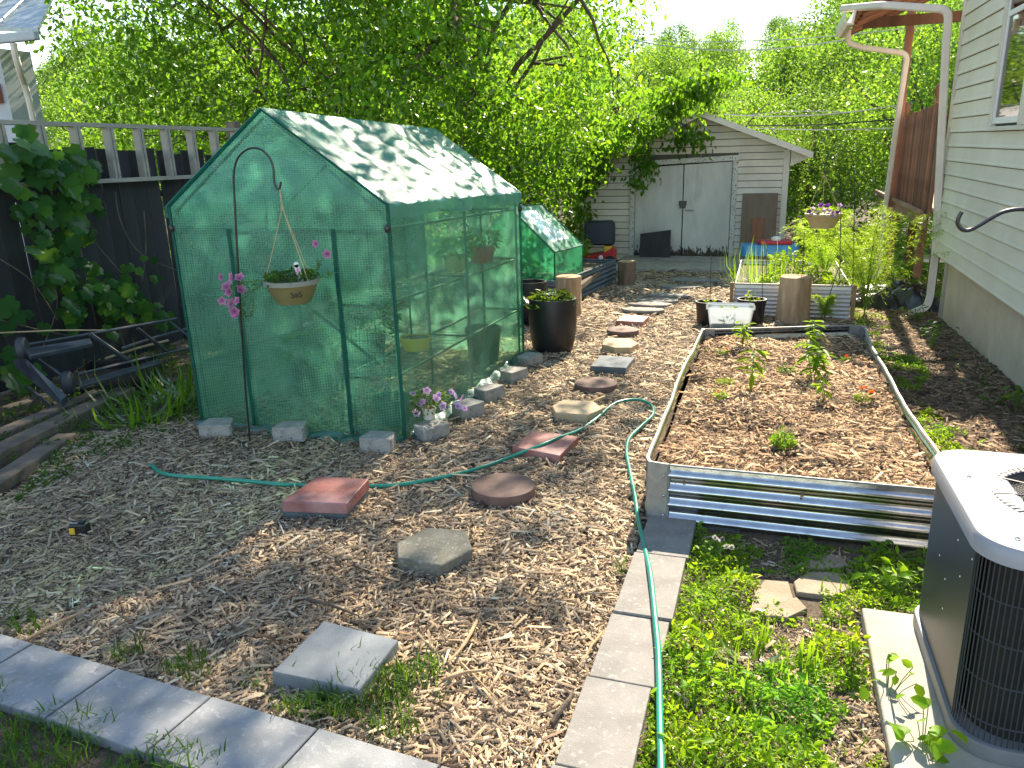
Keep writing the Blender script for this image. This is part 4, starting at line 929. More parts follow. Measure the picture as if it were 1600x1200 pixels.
# ------------------------------------------------------------------ paver edgings
ed = T('paver_edging', 'row of grey square pavers edging the mulch at the lower left', 'paver edging', (-1.8, 1.5, gz(1.5)))
ue = Vector((1, -.075, 0)).normalized(); ve = Vector((.075, 1, 0)).normalized()
xL = [-3.02, -2.61, -2.20+.19, -1.585, -1.16, -.735]
p0 = Vector((-2.39, 1.685, 0))
for i in range(-3, 5):
    mb = MB(); s = .405; g_ = .004
    a = p0+ue*(i*s+.01); pts = [a+ue*g_-ve*.262, a+ue*(s-g_)-ve*.262, a+ue*(s-g_), a+ue*g_]
    pts = [(p.x, p.y) for p in pts]; c = (sum(p[0] for p in pts)/4, sum(p[1] for p in pts)/4)
    mb.prism([(p[0]-c[0], p[1]-c[1]) for p in pts], -.03, .035+.003*math.sin(i*3.1), .005)
    o = mb.build('paver', M['paver' if i != 4 else 'paver_tan'], ed, bevel=.002); o.location = (c[0], c[1], gz(c[1])); o.rotation_euler = (-SLOPE+rnd.gauss(0, .006), rnd.gauss(0, .006), 0); W(o)
ed = T('paver_edging', 'row of grey square pavers running from the steel bed towards the camera', 'paver edging', (-.33, 2.3, gz(2.3)))
yy = 3.355; k = 0
for (ya, yb_) in ((3.355, 2.945), (2.940, 2.455), (2.450, 2.06), (2.055, 1.655), (1.650, 1.25), (1.245, .84)):
    s = [(0, .01), (0, .0), (-.01, -.0), (.0, 0), (.005, 0), (0, 0)][k][0]
    x0, x1 = -.445-.006*k, -.225-.010*k
    mb = MB(); cy2 = (ya+yb_)/2; cx = (x0+x1)/2
    mb.prism([(x0-cx, yb_-cy2), (x1-cx, yb_-cy2), (x1-cx, ya-cy2), (x0-cx, ya-cy2)], -.03, .035+.003*math.sin(k*2.2), .005)
    o = mb.build('paver', M['paver_tan'], ed, bevel=.002); o.location = (cx, cy2, gz(cy2)); o.rotation_euler = (-SLOPE+rnd.gauss(0, .006), rnd.gauss(0, .008), 0); W(o); k += 1
# ------------------------------------------------------------------ raised beds of corrugated steel
def corr(name, path, h, mat, par, pitch=.074, amp=.010, flip=1, top=.03, n_in=None):
    """vertical sheet following path (list of (x,y)), corrugations running along it"""
    prof = [(.004, 0)]
    m = 40
    for i in range(m+1):
        z = h*i/m; zz = z if z < h-top else h-top
        prof.append((amp*(math.sin(2*math.pi*zz/pitch-.5)) if z < h-top else amp*.6*(1-(z-(h-top))/top), z))
    prof.append((0, h)); k = len(prof)
    vs = []; fs = []
    P_ = [Vector((a, b)) for a, b in path]; n = len(P_)
    for i, p in enumerate(P_):
        t = (P_[min(i+1, n-1)]-P_[max(i-1, 0)]).normalized(); nr = Vector((t.y, -t.x))*flip
        for side in (0, -.006):
            for (o_, z) in prof: q = p+nr*(o_+side); vs.append((q.x, q.y, gz(q.y)+z))
    for i in range(n-1):
        b0, b1 = i*2*k, (i+1)*2*k
        for j in range(k-1):
            fs.append((b0+j, b1+j, b1+j+1, b0+j+1)); fs.append((b0+k+j+1, b1+k+j+1, b1+k+j, b0+k+j))
        fs.append((b0+k-1, b1+k-1, b1+2*k-1, b0+2*k-1))
    mb = MB().add(vs, fs); return mb.build(name, M[mat], par, smooth=True, world=True)
def rail(name, path, h, par, mat='galv_plain', w=.010, hh=.010):
    pts = [(a, b, gz(b)+h) for a, b in path]; MB().tube(pts, w, 6).build(name, M[mat], par, smooth=True, world=True)
bed = T('raised_bed', 'shiny galvanised corrugated raised bed with young vegetables beside the air conditioner', 'raised bed', (.2, 3.3, gz(3.3)), tilt=False)
BX0, BX1, BY0, BY1 = -.46, .84, 3.33, 6.62
def bulge(u, a, s): return a*math.sin(math.pi*u)+.005*math.sin(u*13+s)+.002*math.sin(u*31+s)
left = [(BX0+.0-bulge(i/24, .02, 1), 3.38+(6.60-3.38)*i/24) for i in range(25)]
right = [(BX1-.03*math.sin(math.pi*i/24)+.006*math.sin(i*.6)+.002*math.sin(i*2.3), 3.36+(7.02-3.36)*i/24) for i in range(25)]
front = [(-.375+(BX1+.03-.08+.375)*i/12, BY0+.0*i) for i in range(13)]
back = [(-.36+(.76+.36)*i/8, 6.60+(7.03-6.60)*i/8) for i in range(9)]
corr('front_panel', front, .30, 'galv', bed, flip=1)
corr('left_panel', left, .30, 'galv', bed, flip=-1); corr('right_panel', right, .30, 'galv', bed, flip=1); corr('back_panel', back, .30, 'galv', bed, flip=-1)
rail('left_rim', left, .298, bed); rail('right_rim', right, .298, bed); rail('back_rim', back, .298, bed); rail('front_rim', front, .298, bed, w=.005)
for (p, q, r_) in (((-.475, 3.40), (-.455, 3.335), (-.365, 3.318)), ((.865, 3.43), (.86, 3.35), (.77, 3.32)), ((-.47, 6.52), (-.455, 6.60), (-.35, 6.615)), ((.835, 6.93), (.83, 7.03), (.74, 7.02))):
    mb = MB(); pts = [p, q, r_]; vs = []
    for (a, b) in pts:
        for z in (-.01, .306): vs.append((a, b-.0, gz(b)+z))
    cxx = sum(a for a, b in pts)/3; cyy2 = sum(b for a, b in pts)/3
    vs2 = [(v[0]+(.2-v[0])*.012/abs(.2-v[0]), v[1]+(5-v[1])*.006/abs(5-v[1]), v[2]) for v in vs]
    mb.add(vs+vs2, [(0, 2, 3, 1), (2, 4, 5, 3), (7, 9, 8, 6), (9, 11, 10, 8), (1, 3, 9, 7), (3, 5, 11, 9), (0, 1, 7, 6), (4, 10, 11, 5)]); cp2 = mb.build('corner_bracket', M['galv_plain'], bed, world=True)
for z in (.05, .15, .25):
    MB().lathe([(.006, 0), (.006, .003), (.002, .005)], 8, (0, 0, 0), Matrix.Translation((-.377, 3.308, gz(3.3)+z)) @ Matrix.Rotation(R(90), 4, 'X')).build('screw', M['galv'], bed, world=True)
def bedz(x, y): return gz(y)+.215+.035*noise.noise(Vector((x*2.5, y*2.5, 2)))+.018*noise.noise(Vector((x*7, y*7, 4)))-.05*math.exp(-((x+.25)**2+(y-4.15)**2)/.05)
mb = MB(); mb.grid(lambda u, v: (lambda x, y: (x, y, bedz(x, y)))(BX0+.015+(BX1-.03-BX0)*u, BY0+.02+(6.58+.4*u-BY0)*v), 40, 90)
mb.build('soil_fill', M['soil'], bed, smooth=True, world=True)
PB = PAL*np.array([1.0, .88, .78]); PBW = np.array([.14, .15, .15, .14, .1, .15, .06, .12, .12])
inb = lambda x, y: (x > BX0+.03) & (x < BX1-.04) & (y > BY0+.02) & (y < 6.56+.33*(x+.46))
cm = merge([chips(30000, BY0, 7.0, 1.2, .85, x0=BX0, x1=BX1, mask=inb, zb=bedz, pal=PB, pwt=PBW)])
o = link('bed_mulch', npmesh('bed_mulch', *cm, M['mulch']), kind='stuff'); tag(o, 'dark brown shredded bark mulch filling the shiny steel bed', 'mulch')

# plants of the bed, leaves one by one
def leaf_obj_mesh(mat, L=.07, W_=.03, t=(1, 1, 1)):
    P_ = np.array([[0, 0, 0.]]); me = npmesh('leaf', *scatter('oval', P_, np.array([L]), np.array([W_]), np.array([[1., 0, 0]]), np.array([[0, 0, 1.]]), np.array([t])), M[mat])
    return me
def upright(name, label, px, py, h, leaves, L, mat='leaf_weed', cat='plant', group=None, zb=None, stems=1, top=False, t=(1, 1, 1), hh=.22, W_=.5):
    p = G(px, py, hh); z = bedz(p.x, p.y) if zb is None else zb
    tt = T(name, label, cat, (p.x, p.y, z), 0, group, tilt=False)
    mb = MB(); st = []
    for s in range(stems):
        a = rnd.random()*6.28; k = .0 if stems == 1 else .22*h
        e = Vector((math.cos(a)*k, math.sin(a)*k, h*(1 if s == 0 else rnd.uniform(.6, .9)))); mid = e*.5+Vector((rnd.gauss(0, .01), rnd.gauss(0, .01), 0))
        mb.tube([(0, 0, -.02), mid, e], [.004, .0032, .002], 5); st.append((mid, e))
    mb.build('stem', M['leaf_stem'], tt, smooth=True)
    me = leaf_obj_mesh(mat, L, L*W_, t)
    for k in range(leaves):
        m_, e = st[k % stems]; u = (k//stems+1)/(leaves/stems); u = (.3+.7*u) if not top else (.7+.3*u)
        pos = m_*(2*u) if u < .5 else m_.lerp(e, 2*u-1)
        o = link('leaf', me, parent=tt); o.location = pos; o.rotation_euler = (rnd.uniform(-.3, .3), rnd.uniform(-.35, .65), k*2.4+rnd.uniform(-.3, .3)); o.scale = (rnd.uniform(.65, 1.15),)*3
    return tt
M['leaf_stem'] = pm('green stem', (.10, .20, .03), (.14, .25, .05), 20, .5)
VG = 'pepper plants in the steel bed'
upright('pepper_plant', 'light green young pepper plant with spreading leaves in the left half of the bed', 1175, 606, .29, 20, .115, group=VG, t=(1.25, 1.15, .9))
upright('pepper_plant', 'tallest bushy pepper plant in the right middle of the bed', 1270, 590, .32, 46, .12, group=VG, stems=3, t=(.95, 1.0, .8))
upright('pepper_plant', 'small bright pepper seedling just in front of the tallest bed plant', 1288, 628, .17, 14, .085, group=VG, t=(1.25, 1.2, .8), stems=2)
upright('pepper_plant', 'leafy plant at the back left of the bed below the cloudy bin', 1160, 545, .22, 24, .10, group=VG, stems=2, t=(1.05, 1.05, .8))
upright('pepper_plant', 'leafy plant at the back right of the bed near the rear rim', 1268, 545, .24, 20, .11, group=VG, t=(1.1, 1.1, .8))
def tuft(name, label, px, py, n, r, h, s, mat='leaf_weed', kind='oval', hh=.22, t=(1, 1, 1), cat='plant', group=None, zb=None, up=.5):
    p = G(px, py, hh); z = (bedz(p.x, p.y) if hh > .1 else hz(p.x, p.y)) if zb is None else zb
    tt = T(name, label, cat, (p.x, p.y, z), rnd.random()*6, group, tilt=False); mk(tt, 'foliage', plant_mesh('foliage', n, r, h, s, kind, mat, up, tintc=t)); return tt
tt = tuft('herb', 'small feathery herb alone in the front middle of the bed', 1224, 700, 210, .055, .085, .026, t=(.8, 1, .8)); mk(tt, 'shoots', blades('shoots', 40, .03, .10, .006, 'leaf_weed', .5))
tuft('herb', 'low bright green cushion herb at the left of the bed', 1133, 600, 260, .06, .045, .018, t=(1.15, 1.1, .9))
tuft('seedling', 'sparse green seedling near the left rim of the bed', 1122, 622, 60, .05, .045, .022, t=(1.1, 1.1, .9))
tuft('herb', 'grey green woolly herb in the middle back of the bed', 1228, 580, 120, .06, .06, .03, 'leaf_dark', t=(2.2, 1.8, 2.4))
tuft('seedling', 'dark little seedling at the back left corner of the bed', 1112, 552, 70, .045, .04, .02, 'leaf_dark', t=(1.5, 1.2, 1))
tuft('seedling', 'tiny pale seedling near the back right of the bed', 1320, 560, 50, .045, .035, .02, t=(.9, 1, .8))
fo_ = MB()
for k in range(3):
    rr = .021-.005*k; nn = 14-3*k
    for i in range(nn):
        a = 6.283*i/nn+k*.3; fo_.add([(0, 0, .004*k), (rr*math.cos(a-.24), rr*math.sin(a-.24), .004+.006*k), (rr*1.08*math.cos(a), rr*1.08*math.sin(a), .002+.006*k), (rr*math.cos(a+.24), rr*math.sin(a+.24), .004+.006*k)], [(0, 1, 2, 3)])
FOR_ = fo_.mesh('bloom'); FOR_.materials.append(M['petal_orange']); a_ = FOR_.attributes.new('tint', 'FLOAT_COLOR', 'POINT'); a_.data.foreach_set('color', np.ones(4*len(FOR_.vertices), dtype=np.float32))
for (px, py, lab, pos) in ((1347, 628, 'orange marigold with two blooms at the right of the bed', [(0, 0, .085), (.045, -.02, .06)]), (1128, 556, 'small marigold with one orange bloom near the back left of the bed', [(.03, -.02, .05)]),
                           (1322, 566, 'little marigold with a dull orange bloom at the back right of the bed', [(0, 0, .055)]), (1128, 628, 'marigold seedling with a small orange bud near the left rim', [(.02, .03, .055)])):
    s = 1 if len(pos) > 1 else .7
    tt = tuft('marigold', lab, px, py, int(130*s), .05*s, .06, .02, t=(.9, 1, .8), cat='flower', group='marigolds in the steel bed')
    for q in pos:
        o = mk(tt, 'bloom', FOR_, q); o.scale = (s,)*3; o.rotation_euler = (R(25), 0, rnd.random()*6)

# bed behind, pale ribs with timber cap, and its plants
b2 = T('raised_bed', 'pale corrugated raised bed with a timber cap behind the log stump', 'raised bed', (.3, 9.0, gz(9)), tilt=False)
c2 = [(-.30, 9.0), (.92, 9.0), (.95, 11.6), (-.32, 11.6)]
for k, (nm, fl) in enumerate((('front_panel', 1), ('right_panel', 1), ('back_panel', 1), ('left_panel', 1))):
    a, b = c2[k], c2[(k+1) % 4]; corr(nm, [(a[0]+(b[0]-a[0])*i/6, a[1]+(b[1]-a[1])*i/6) for i in range(7)], .36, 'galv_white', b2, .045, .007, fl)
for (a, b) in ((-.33, 9.0), (.95, 9.0)): MB().box(a-.02, a+.02, b-.03, b+.02, gz(b)-.02, gz(b)+.385).build('corner_post', M['wood_beam'], b2, world=True, bevel=.003)
MB().box(-.30, .93, 8.975, 9.02, gz(9)+.362, gz(9)+.378).build('timber_cap', M['wood_ladder'], b2, world=True)
MB().box(-.29, .93, 9.03, 11.57, gz(10.3)+.20, gz(10.3)+.25).build('soil_fill', M['soil'], b2, world=True)
def inbed2(name, label, x, y, cat='plant', group=None): return T(name, label, cat, (x, y, gz(10.3)+.25), rnd.random()*6, group, tilt=False)
for (x, y, n, L, lab) in ((-.12, 9.5, 55, .46, 'clump of tall bright onion leaves at the left of the far right bed'), (-.05, 10.1, 45, .50, 'clump of onion leaves behind the first one towards the garage'), (.2, 9.9, 40, .42, 'onion clump in the middle of the far right bed')):
    mk(inbed2('onion_clump', lab, x, y, group='onion clumps in the far bed'), 'leaves', blades('leaves', n, .09, L, .012, 'leaf_weed', 1.0, (1.1, 1.15, .9)))
for (x, y, r, h, lab) in ((.12, 9.35, .14, .28, 'leafy green vegetables behind the pale panel left of the stump'), (.55, 9.6, .22, .30, 'mixed leafy greens right of the log stump'), (.78, 9.3, .13, .25, 'small leafy plant at the right corner of the pale bed'), (.35, 10.8, .3, .35, 'loose green growth at the far end of the pale bed')):
    mk(inbed2('vegetable_plant', lab, x, y, group='leafy vegetables in the far bed'), 'foliage', plant_mesh('foliage', int(900*r*2), r, h, .07, 'oval', 'leaf_weed', tintc=(1.1, 1.1, .9)))
# thin black plant stakes
for k, (px, py, pz) in enumerate(((1200, 470, 370), (1340, 478, 355), (1153, 430, 362))):
    pass
STK = [(-.52, 8.35, .75, 'thin black stake standing in the left black grow pot'), (.02, 8.45, .80, 'thin black stake beside the right black grow pot'), (.05, 9.2, .85, 'thin black stake among the onion leaves'), (.42, 8.9, .95, 'thin black stake rising behind the log stump'), (.62, 8.8, .7, 'leaning dark cane in front of the pale bed')]
for (x, y, L, lab) in STK:
    o = MB().tube([(0, 0, 0), (rnd.gauss(0, .02) if 'leaning' not in lab else .16, 0, L)], .004, 5).build('garden_stake', M['iron']); o.location = (x, y, gz(y)); tag(o, lab, 'stake', 'garden stakes by the far bed')
# wispy asparagus ferns
def fern(label, x, y, n, Ls, hgt, z=None, tx=1.0, seed=1):
    rr = random.Random(seed); t = T('asparagus_fern', label, 'fern', (x, y, hz(x, y) if z is None else z), 0, 'asparagus ferns', tilt=False)
    mb = MB(); P_, A, L = [], [], []
    for k in range(n):
        a = rr.uniform(0, 6.28); sp = rr.uniform(.15, .55)*Ls; h = hgt*rr.uniform(.65, 1.05)
        p = [Vector((0, 0, 0))]
        for i in range(1, 15):
            u = i/14; p.append(Vector((math.cos(a)*sp*u**1.7*tx, math.sin(a)*sp*u**1.7, h*(u-.28*u**3)*1.35)))
        mb.tube(p, [.005*(1-.8*i/14) for i in range(15)], 4)
        for i in range(4, 15):
            for _ in range(4):
                b = rr.uniform(0, 6.28); ln = .16*(1.2-i/16)*rr.uniform(.6, 1.2)*Ls
                d = Vector((math.cos(b), math.sin(b), rr.uniform(-.5, .25))).normalized()
                for q in range(20):
                    s = ln*q/20; pos = p[i]+d*s+Vector((0, 0, -.35*s*s/ln)); P_.append(tuple(pos)); dd = d+Vector((rr.gauss(0, .8), rr.gauss(0, .8), rr.gauss(0, .6))); A.append(tuple(dd)); L.append(rr.uniform(.022, .05))
    mb.build('stems', M['leaf_stem'], t, smooth=True)
    n_ = len(P_); me = npmesh('fronds', *scatter('far', np.array(P_), np.array(L), np.array(L)*.14, np.array(A), rdir(n_, .5), np.tile([2.0, 1.75, 1.5], (n_, 1))*rng.uniform(.7, 1.2, (n_, 1))), M['leaf_weed'])
    mk(t, 'fronds', me); return t
fern('tall feathery asparagus fern arching between the far bed and the deck downspout', 1.12, 9.4, 22, 1.9, 1.25, seed=3)
fern('feathery asparagus fern inside the right end of the pale bed', .72, 10.2, 12, 1.1, .90, z=gz(10.2)+.2, seed=5)
fern('small feathery fern sprig in front of the pale bed right of the stump', .66, 8.75, 3, .4, .42, seed=9)

# dark bed at the left with the green cloche
b3 = T('raised_bed', 'dark grey corrugated raised bed left of the path under the green cloche', 'raised bed', (-2.8, 9.1, gz(9.1)), tilt=False)
c3 = [(-3.75, 9.05), (-2.36, 9.05), (-2.13, 11.55), (-3.75, 11.55)]
for k, nm in enumerate(('front_panel', 'right_panel', 'back_panel', 'left_panel')):
    a, b = c3[k], c3[(k+1) % 4]; corr(nm, [(a[0]+(b[0]-a[0])*i/8, a[1]+(b[1]-a[1])*i/8) for i in range(9)], .34, 'galv_dark', b3, .066, .010, 1)
    MB().tube([(a[0], a[1], gz(a[1])+.34), (b[0], b[1], gz(b[1])+.34)], .009, 6).build('rim', M['galv_dark'], b3, world=True)
MB().box(-3.70, -2.2, 9.1, 11.5, gz(10.3)+.2, gz(10.3)+.26).build('soil_fill', M['soil'], b3, world=True)
co = T('cloche', 'small bright green film cloche with a clear window on the dark raised bed', 'cloche', (-2.9, 9.2, gz(9.2)+.3), tilt=False)
cz = -.015; prof = [(-3.60, cz), (-3.60, cz+.36), (-3.03, cz+.93), (-2.46, cz+.38), (-2.46, cz)]
ya, yb = 9.2, 10.35; ff = lambda x, y, z: (x+.08*(y-ya), y, z-(y-ya)*.05)
for (i, nm) in ((0, 'left_side'), (1, 'left_roof'), (2, 'right_roof'), (3, 'right_side')):
    a, b = prof[i], prof[i+1]
    def fn(u, v, a=a, b=b): x, z = a[0]+(b[0]-a[0])*v, a[1]+(b[1]-a[1])*v; return Vector(ff(x, ya+(yb-ya)*u, z))+Vector((1, 0, .6))*.012*noise.noise(Vector((x*4, u*5, z*4)))*min(1, 5*min(u, 1-u))
    if nm == 'right_roof':
        # opening for the window: build frame of four strips around it
        for k, (u0, u1, v0, v1) in enumerate(((0, .22, 0, 1), (.80, 1, 0, 1), (.22, .80, 0, .10), (.22, .80, .80, 1))):
            mb = MB(); mb.grid(lambda u, v: fn(u0+(u1-u0)*u, v0+(v1-v0)*v), 14, 14); mb.build(nm, M['film_cold'], co, smooth=True, world=True)
        mb = MB(); mb.grid(lambda u, v: fn(.22+.58*u, .10+.70*v)-Vector((.004, 0, .004)), 14, 14); mb.build('window', M['film_clear'], co, smooth=True, world=True)
    else:
        mb = MB(); mb.grid(fn, 30, 20); mb.build(nm, M['film_cold'], co, smooth=True, world=True)
for y in (ya, yb):
    mb = MB(); mb.grid(lambda u, v: Vector(ff(-3.60+1.14*u, y, cz+v*((.36+.57*(2*u)) if u < .5 else (.93-.55*(2*u-1)))))+Vector((0, .01*noise.noise(Vector((u*6, v*5, y))), 0)), 30, 20)
    mb.build('end_panel', M['film_cold'], co, smooth=True, world=True)
    MB().tube([ff(x, y, z) for x, z in prof], .011, 6).build('hoop', M['film_hem'], co, smooth=True, world=True)
for i in (0, 1, 2, 3, 4): MB().tube([ff(prof[i][0], ya, prof[i][1]), ff(prof[i][0], yb, prof[i][1])], .009, 6).build('pipe', M['frame_green'] if i != 2 else M['film_hem'], co, smooth=True, world=True)
MB().tube([ff(-3.03, ya, cz+.93), ff(-2.95, ya-.01, cz)], .004, 4).build('zip', M['iron'], co, world=True)
MB().box(-3.59, -3.2, 9.25, 10.2, cz, cz+.03).build('tray', M['black_plastic'], co, world=True)
for k in range(3):
    tt = T('seedling_pot', ['leafy seedling inside the cloche near its front', 'seedling pot in the middle of the cloche', 'seedling pot at the back of the cloche'][k], 'plant', (-2.85-.1*k, 9.45+.33*k, gz(9.45+.33*k)+.3), tilt=False, group='seedlings in the cloche')
    MB().lathe([(.05, 0), (.065, .10)], 16).build('body', M['black_plastic'], tt, smooth=True); mk(tt, 'foliage', plant_mesh('foliage', 90, .1, .22, .06, 'oval', 'leaf_weed', tintc=(1.2, 1, .6)), (0, 0, .08))

# stumps
def stump(label, x, y, r, h, rz=0, seed=0, lean=0, pale=False):
    t = T('log_stump', label, 'log', (x, y, gz(y)), rz, 'upright log stumps', tilt=False); n = 28
    def f(u, v):
        a = u*2*math.pi; k = r*(1+.08*noise.noise(Vector((math.cos(a)*1.5+seed, math.sin(a)*1.5, v*1.2)))+.05*noise.noise(Vector((math.cos(a)*6+seed, math.sin(a)*6, v*1.5)))+(.10*(1-v)**4)); return (k*math.cos(a)+lean*v, k*math.sin(a), -.03+(h+.03)*v)
    mb = MB(); mb.grid(f, 60, 14); mb.build('bark', M['wood_log'] if pale else M['bark_log'], t, smooth=True)
    mb = MB(); rim = [f(i/60, 1) for i in range(60)]; mb.add([(lean, 0, h-.004)]+[(lean+(a-lean)*.93, b*.93, h+.002) for a, b, c in rim]+[(a, b, h-.006) for a, b, c in rim], [(0, 1+i, 1+(i+1) % 60) for i in range(60)]+[(1+i, 61+i, 61+(i+1) % 60, 1+(i+1) % 60) for i in range(60)])
    mb.build('sawn_top', M['wood_end'], t); return t
M['bark_log'] = pm('dark log bark', (.10, .075, .05), (.22, .16, .11), 12, .9, bump=1, bscale=26, stretch=(1, 1, .2), third=(.28, .18, .11))
stump('split log stump beside the path in front of the dark raised bed', -2.17, 8.72, .15, .45, seed=2, pale=True)
stump('short dark log stump at the far corner of the dark raised bed', -1.92, 11.3, .13, .35, seed=6)
stump('tall sunlit pale brown log stump standing before the pale raised bed', .33, 8.72, .165, .50, seed=11, pale=True)

# big pots beside the greenhouse
def tub(label, x, y, r, h, foliage=True):
    t = T('planter', label, 'planter', (x, y, gz(y)), 0, 'black tubs by the greenhouse')
    MB().lathe([(r*.70, 0), (r*.82, .02), (r*.93, h*.25), (r, h*.6), (r*.985, h*.97), (r*.975, h), (r*.9, h), (r*.89, h*.8), (r*.5, h*.78)], 40).build('body', M['black_plastic'], t, smooth=True)
    MB().lathe([(r*.88, 0), (r*.5, .02), (.01, .02)], 24, (0, 0, h*.8)).build('potting_soil', M['soil'], t, smooth=True); return t
t = tub('big glossy black planter with a drooping leafy plant at the greenhouse corner', -1.84, 6.78, .225, .50)
mk(t, 'foliage', plant_mesh('foliage', 190, .17, .18, .085, 'oval', 'leaf_dark', tintc=(2.1, 1.7, 1)), (0, 0, .42)); mk(t, 'drooping_leaves', blades('drooping_leaves', 12, .1, .24, .06, 'leaf_dark', 2.6, (1.2, 1.1, 1), flat=.8), (-.02, -.05, .47))
tub('black tub half hidden between the greenhouse corner and the log stump', -2.42, 8.0, .18, .48)
# grow pots and cloudy bin
t = pot('grow_pot', 'black grow pot with a pale seedling left of the cloudy bin', (-.53, 8.42, gz(8.42)), .15, .25, 'black_plastic', group='black grow pots', taper=.82); mk(t, 'foliage', plant_mesh('foliage', 40, .06, .1, .04, 'oval', 'leaf_weed', tintc=(1.4, 1.3, 1)), (0, 0, .2))
t = pot('grow_pot', 'black grow pot with a seedling between the cloudy bin and the log stump', (-.10, 8.55, gz(8.55)), .15, .27, 'black_plastic', group='black grow pots', taper=.82); mk(t, 'foliage', plant_mesh('foliage', 50, .08, .16, .045, 'oval', 'leaf_weed', tintc=(1.4, 1.3, 1)), (0, 0, .2))
t = T('storage_bin', 'cloudy clear plastic bin half full of soil behind the steel bed', 'bin', (-.30, 8.02, gz(8.02)+.005), R(4))
def rr(a, b, r, n=5):
    p = []
    for (sx, sy, q0) in ((1, 1, 0), (-1, 1, 90), (-1, -1, 180), (1, -1, 270)):
        for k in range(n+1): q = R(q0+90*k/n); p.append((sx*(a-r)+r*math.cos(q), sy*(b-r)+r*math.sin(q)))
    return p
bw = MB(); rings = [rr(.185, .12, .03), rr(.225, .155, .04), rr(.24, .17, .045), rr(.24, .17, .045), rr(.22, .15, .04), rr(.18, .115, .03)]; zz = [0, .25, .252, .275, .26, .006]
n = len(rings[0]); vs = [(x, y, z) for rg, z in zip(rings, zz) for x, y in rg]
bw.add(vs, [(k*n+i, k*n+(i+1) % n, (k+1)*n+(i+1) % n, (k+1)*n+i) for k in range(5) for i in range(n)]+[tuple(range(n-1, -1, -1)), tuple(5*n+i for i in range(n))]); bw.build('tub', M['bin'], t, smooth=True)
MB().prism(rr(.185, .12, .03), .012, .115).build('soil_fill', M['soil'], t)
mk(t, 'foliage', plant_mesh('foliage', 30, .07, .08, .045, 'oval', 'leaf_weed', tintc=(1.4, 1.4, 1.2)), (0, 0, .2))

# ------------------------------------------------------------------ air conditioner on its pad
pad = T('concrete_pad', 'worn tan concrete pad under the air conditioner', 'pad', (.9, 2.1, gz(2.1)))
MB().prism([(-.49, -1.0), (1.3, -1.0), (1.3, .64), (-.48, .62)], -.03, .045, .008).build('slab', M['pad'], pad, bevel=.004)
ac = T('air_conditioner', 'charcoal air conditioner unit with a pale grey top and round fan guard', 'air conditioner', (.965, 2.37, gz(2.37)+.046))
def rsq(a, r, n=8): return rr(a, a, r, n)
A_ = .375
MB().prism(rsq(A_+.012, .11), 0, .045, .006).build('base_pan', M['ac_pan'], ac, smooth=True)
MB().prism(rsq(A_-.035, .10), .046, .600).build('coil', M['ac_dark'], ac)
# solid corner/side panel on the left, wire guard elsewhere
pts = rsq(A_, .11, 10); n = len(pts)
sel = [(-A_+.0, y) for y in (-.22, 0, .2)]
lp = [p for p in pts if p[0] < -A_+.112 and p[1] > -.26]
lp = sorted(lp, key=lambda p: p[1]); path = [(-A_, -.27)]+[p for p in lp if p[1] > -.26]
ps = [(-A_, -.262), (-A_, A_-.11)]+[(-(A_-.11)-.11*math.cos(R(a)), (A_-.11)+.11*math.sin(R(a))) for a in range(15, 91, 15)]+[(-.1, A_)]
mb = MB(); m = len(ps); vs = [(a, b, z) for z in (.046, .602) for a, b in ps]+[(a*.96, b*.96, z) for z in (.046, .602) for a, b in ps]
mb.add(vs, [(i+1, i, m+i, m+i+1) for i in range(m-1)]+[(2*m+i, 2*m+i+1, 3*m+i+1, 3*m+i) for i in range(m-1)]+[(0, 2*m, 3*m, m), (m-1, 2*m-1, 4*m-1, 3*m-1)]); mb.build('side_panel', M['ac_body'], ac, smooth=True)
gp = [(-A_, -.262-.0)]+[(-(A_-.11)-.11*math.cos(R(a)), -(A_-.11)-.11*math.sin(R(a))) for a in range(0, 91, 5)]+[(A_-.11+.11*math.sin(R(a)), -(A_-.11)-.11*math.cos(R(a))) for a in range(0, 91, 10)]+[(A_, .26)]
gp = [Vector((a, b)) for a, b in gp]
def resample(P_, step):
    out = [P_[0]]; acc = 0
    for a, b in zip(P_, P_[1:]):
        L = (b-a).length; t = step-acc
        while t < L: out.append(a.lerp(b, t/L)); t += step
        acc = (acc+L) % step
    return out
mb = MB()
for p in resample(gp, .0135): mb.tube([(p.x, p.y, .046), (p.x, p.y, .602)], .0019, 5, caps=False)
for z in (.10, .22, .34, .46, .575): mb.tube([(p.x*.994, p.y*.994, z) for p in resample(gp, .02)], .0024, 5, caps=False)
mb.build('wire_guard', M['ac_body'], ac, smooth=True)
# top: rounded lid with a raised dish and a round opening
LZ = .602; mb = MB(); lid = rsq(A_+.018, .125, 10); nL = len(lid); RO = .262
ring = []
for (x, y) in lid:
    a = math.atan2(y, x); ring.append((RO*math.cos(a), RO*math.sin(a)))
L_ = [(lid, LZ-.028, 1.0), (lid, LZ+.012, 1.0), (lid, LZ+.022, .985), (lid, LZ+.020, .955)]
vs = [(x*k, y*k, z) for pl, z, k in L_ for x, y in pl]+[(x*1.06, y*1.06, LZ+.026) for x, y in ring]+[(x, y, LZ+.022) for x, y in ring]+[(x, y, LZ-.05) for x, y in ring]
mb.add(vs, [(k*nL+i, k*nL+(i+1) % nL, (k+1)*nL+(i+1) % nL, (k+1)*nL+i) for k in range(6) for i in range(nL)]); mb.build('top_cover', M['ac_top'], ac, smooth=True)
mb = MB()
for k in range(36):
    r0 = .04+.228*k/35
    if r0 > .268: break
    mb.tube([(r0*math.cos(q*2*math.pi/48), r0*math.sin(q*2*math.pi/48), LZ+.018+.012*math.cos(r0/.27*1.5)) for q in range(49)], .0016, 4, caps=False)
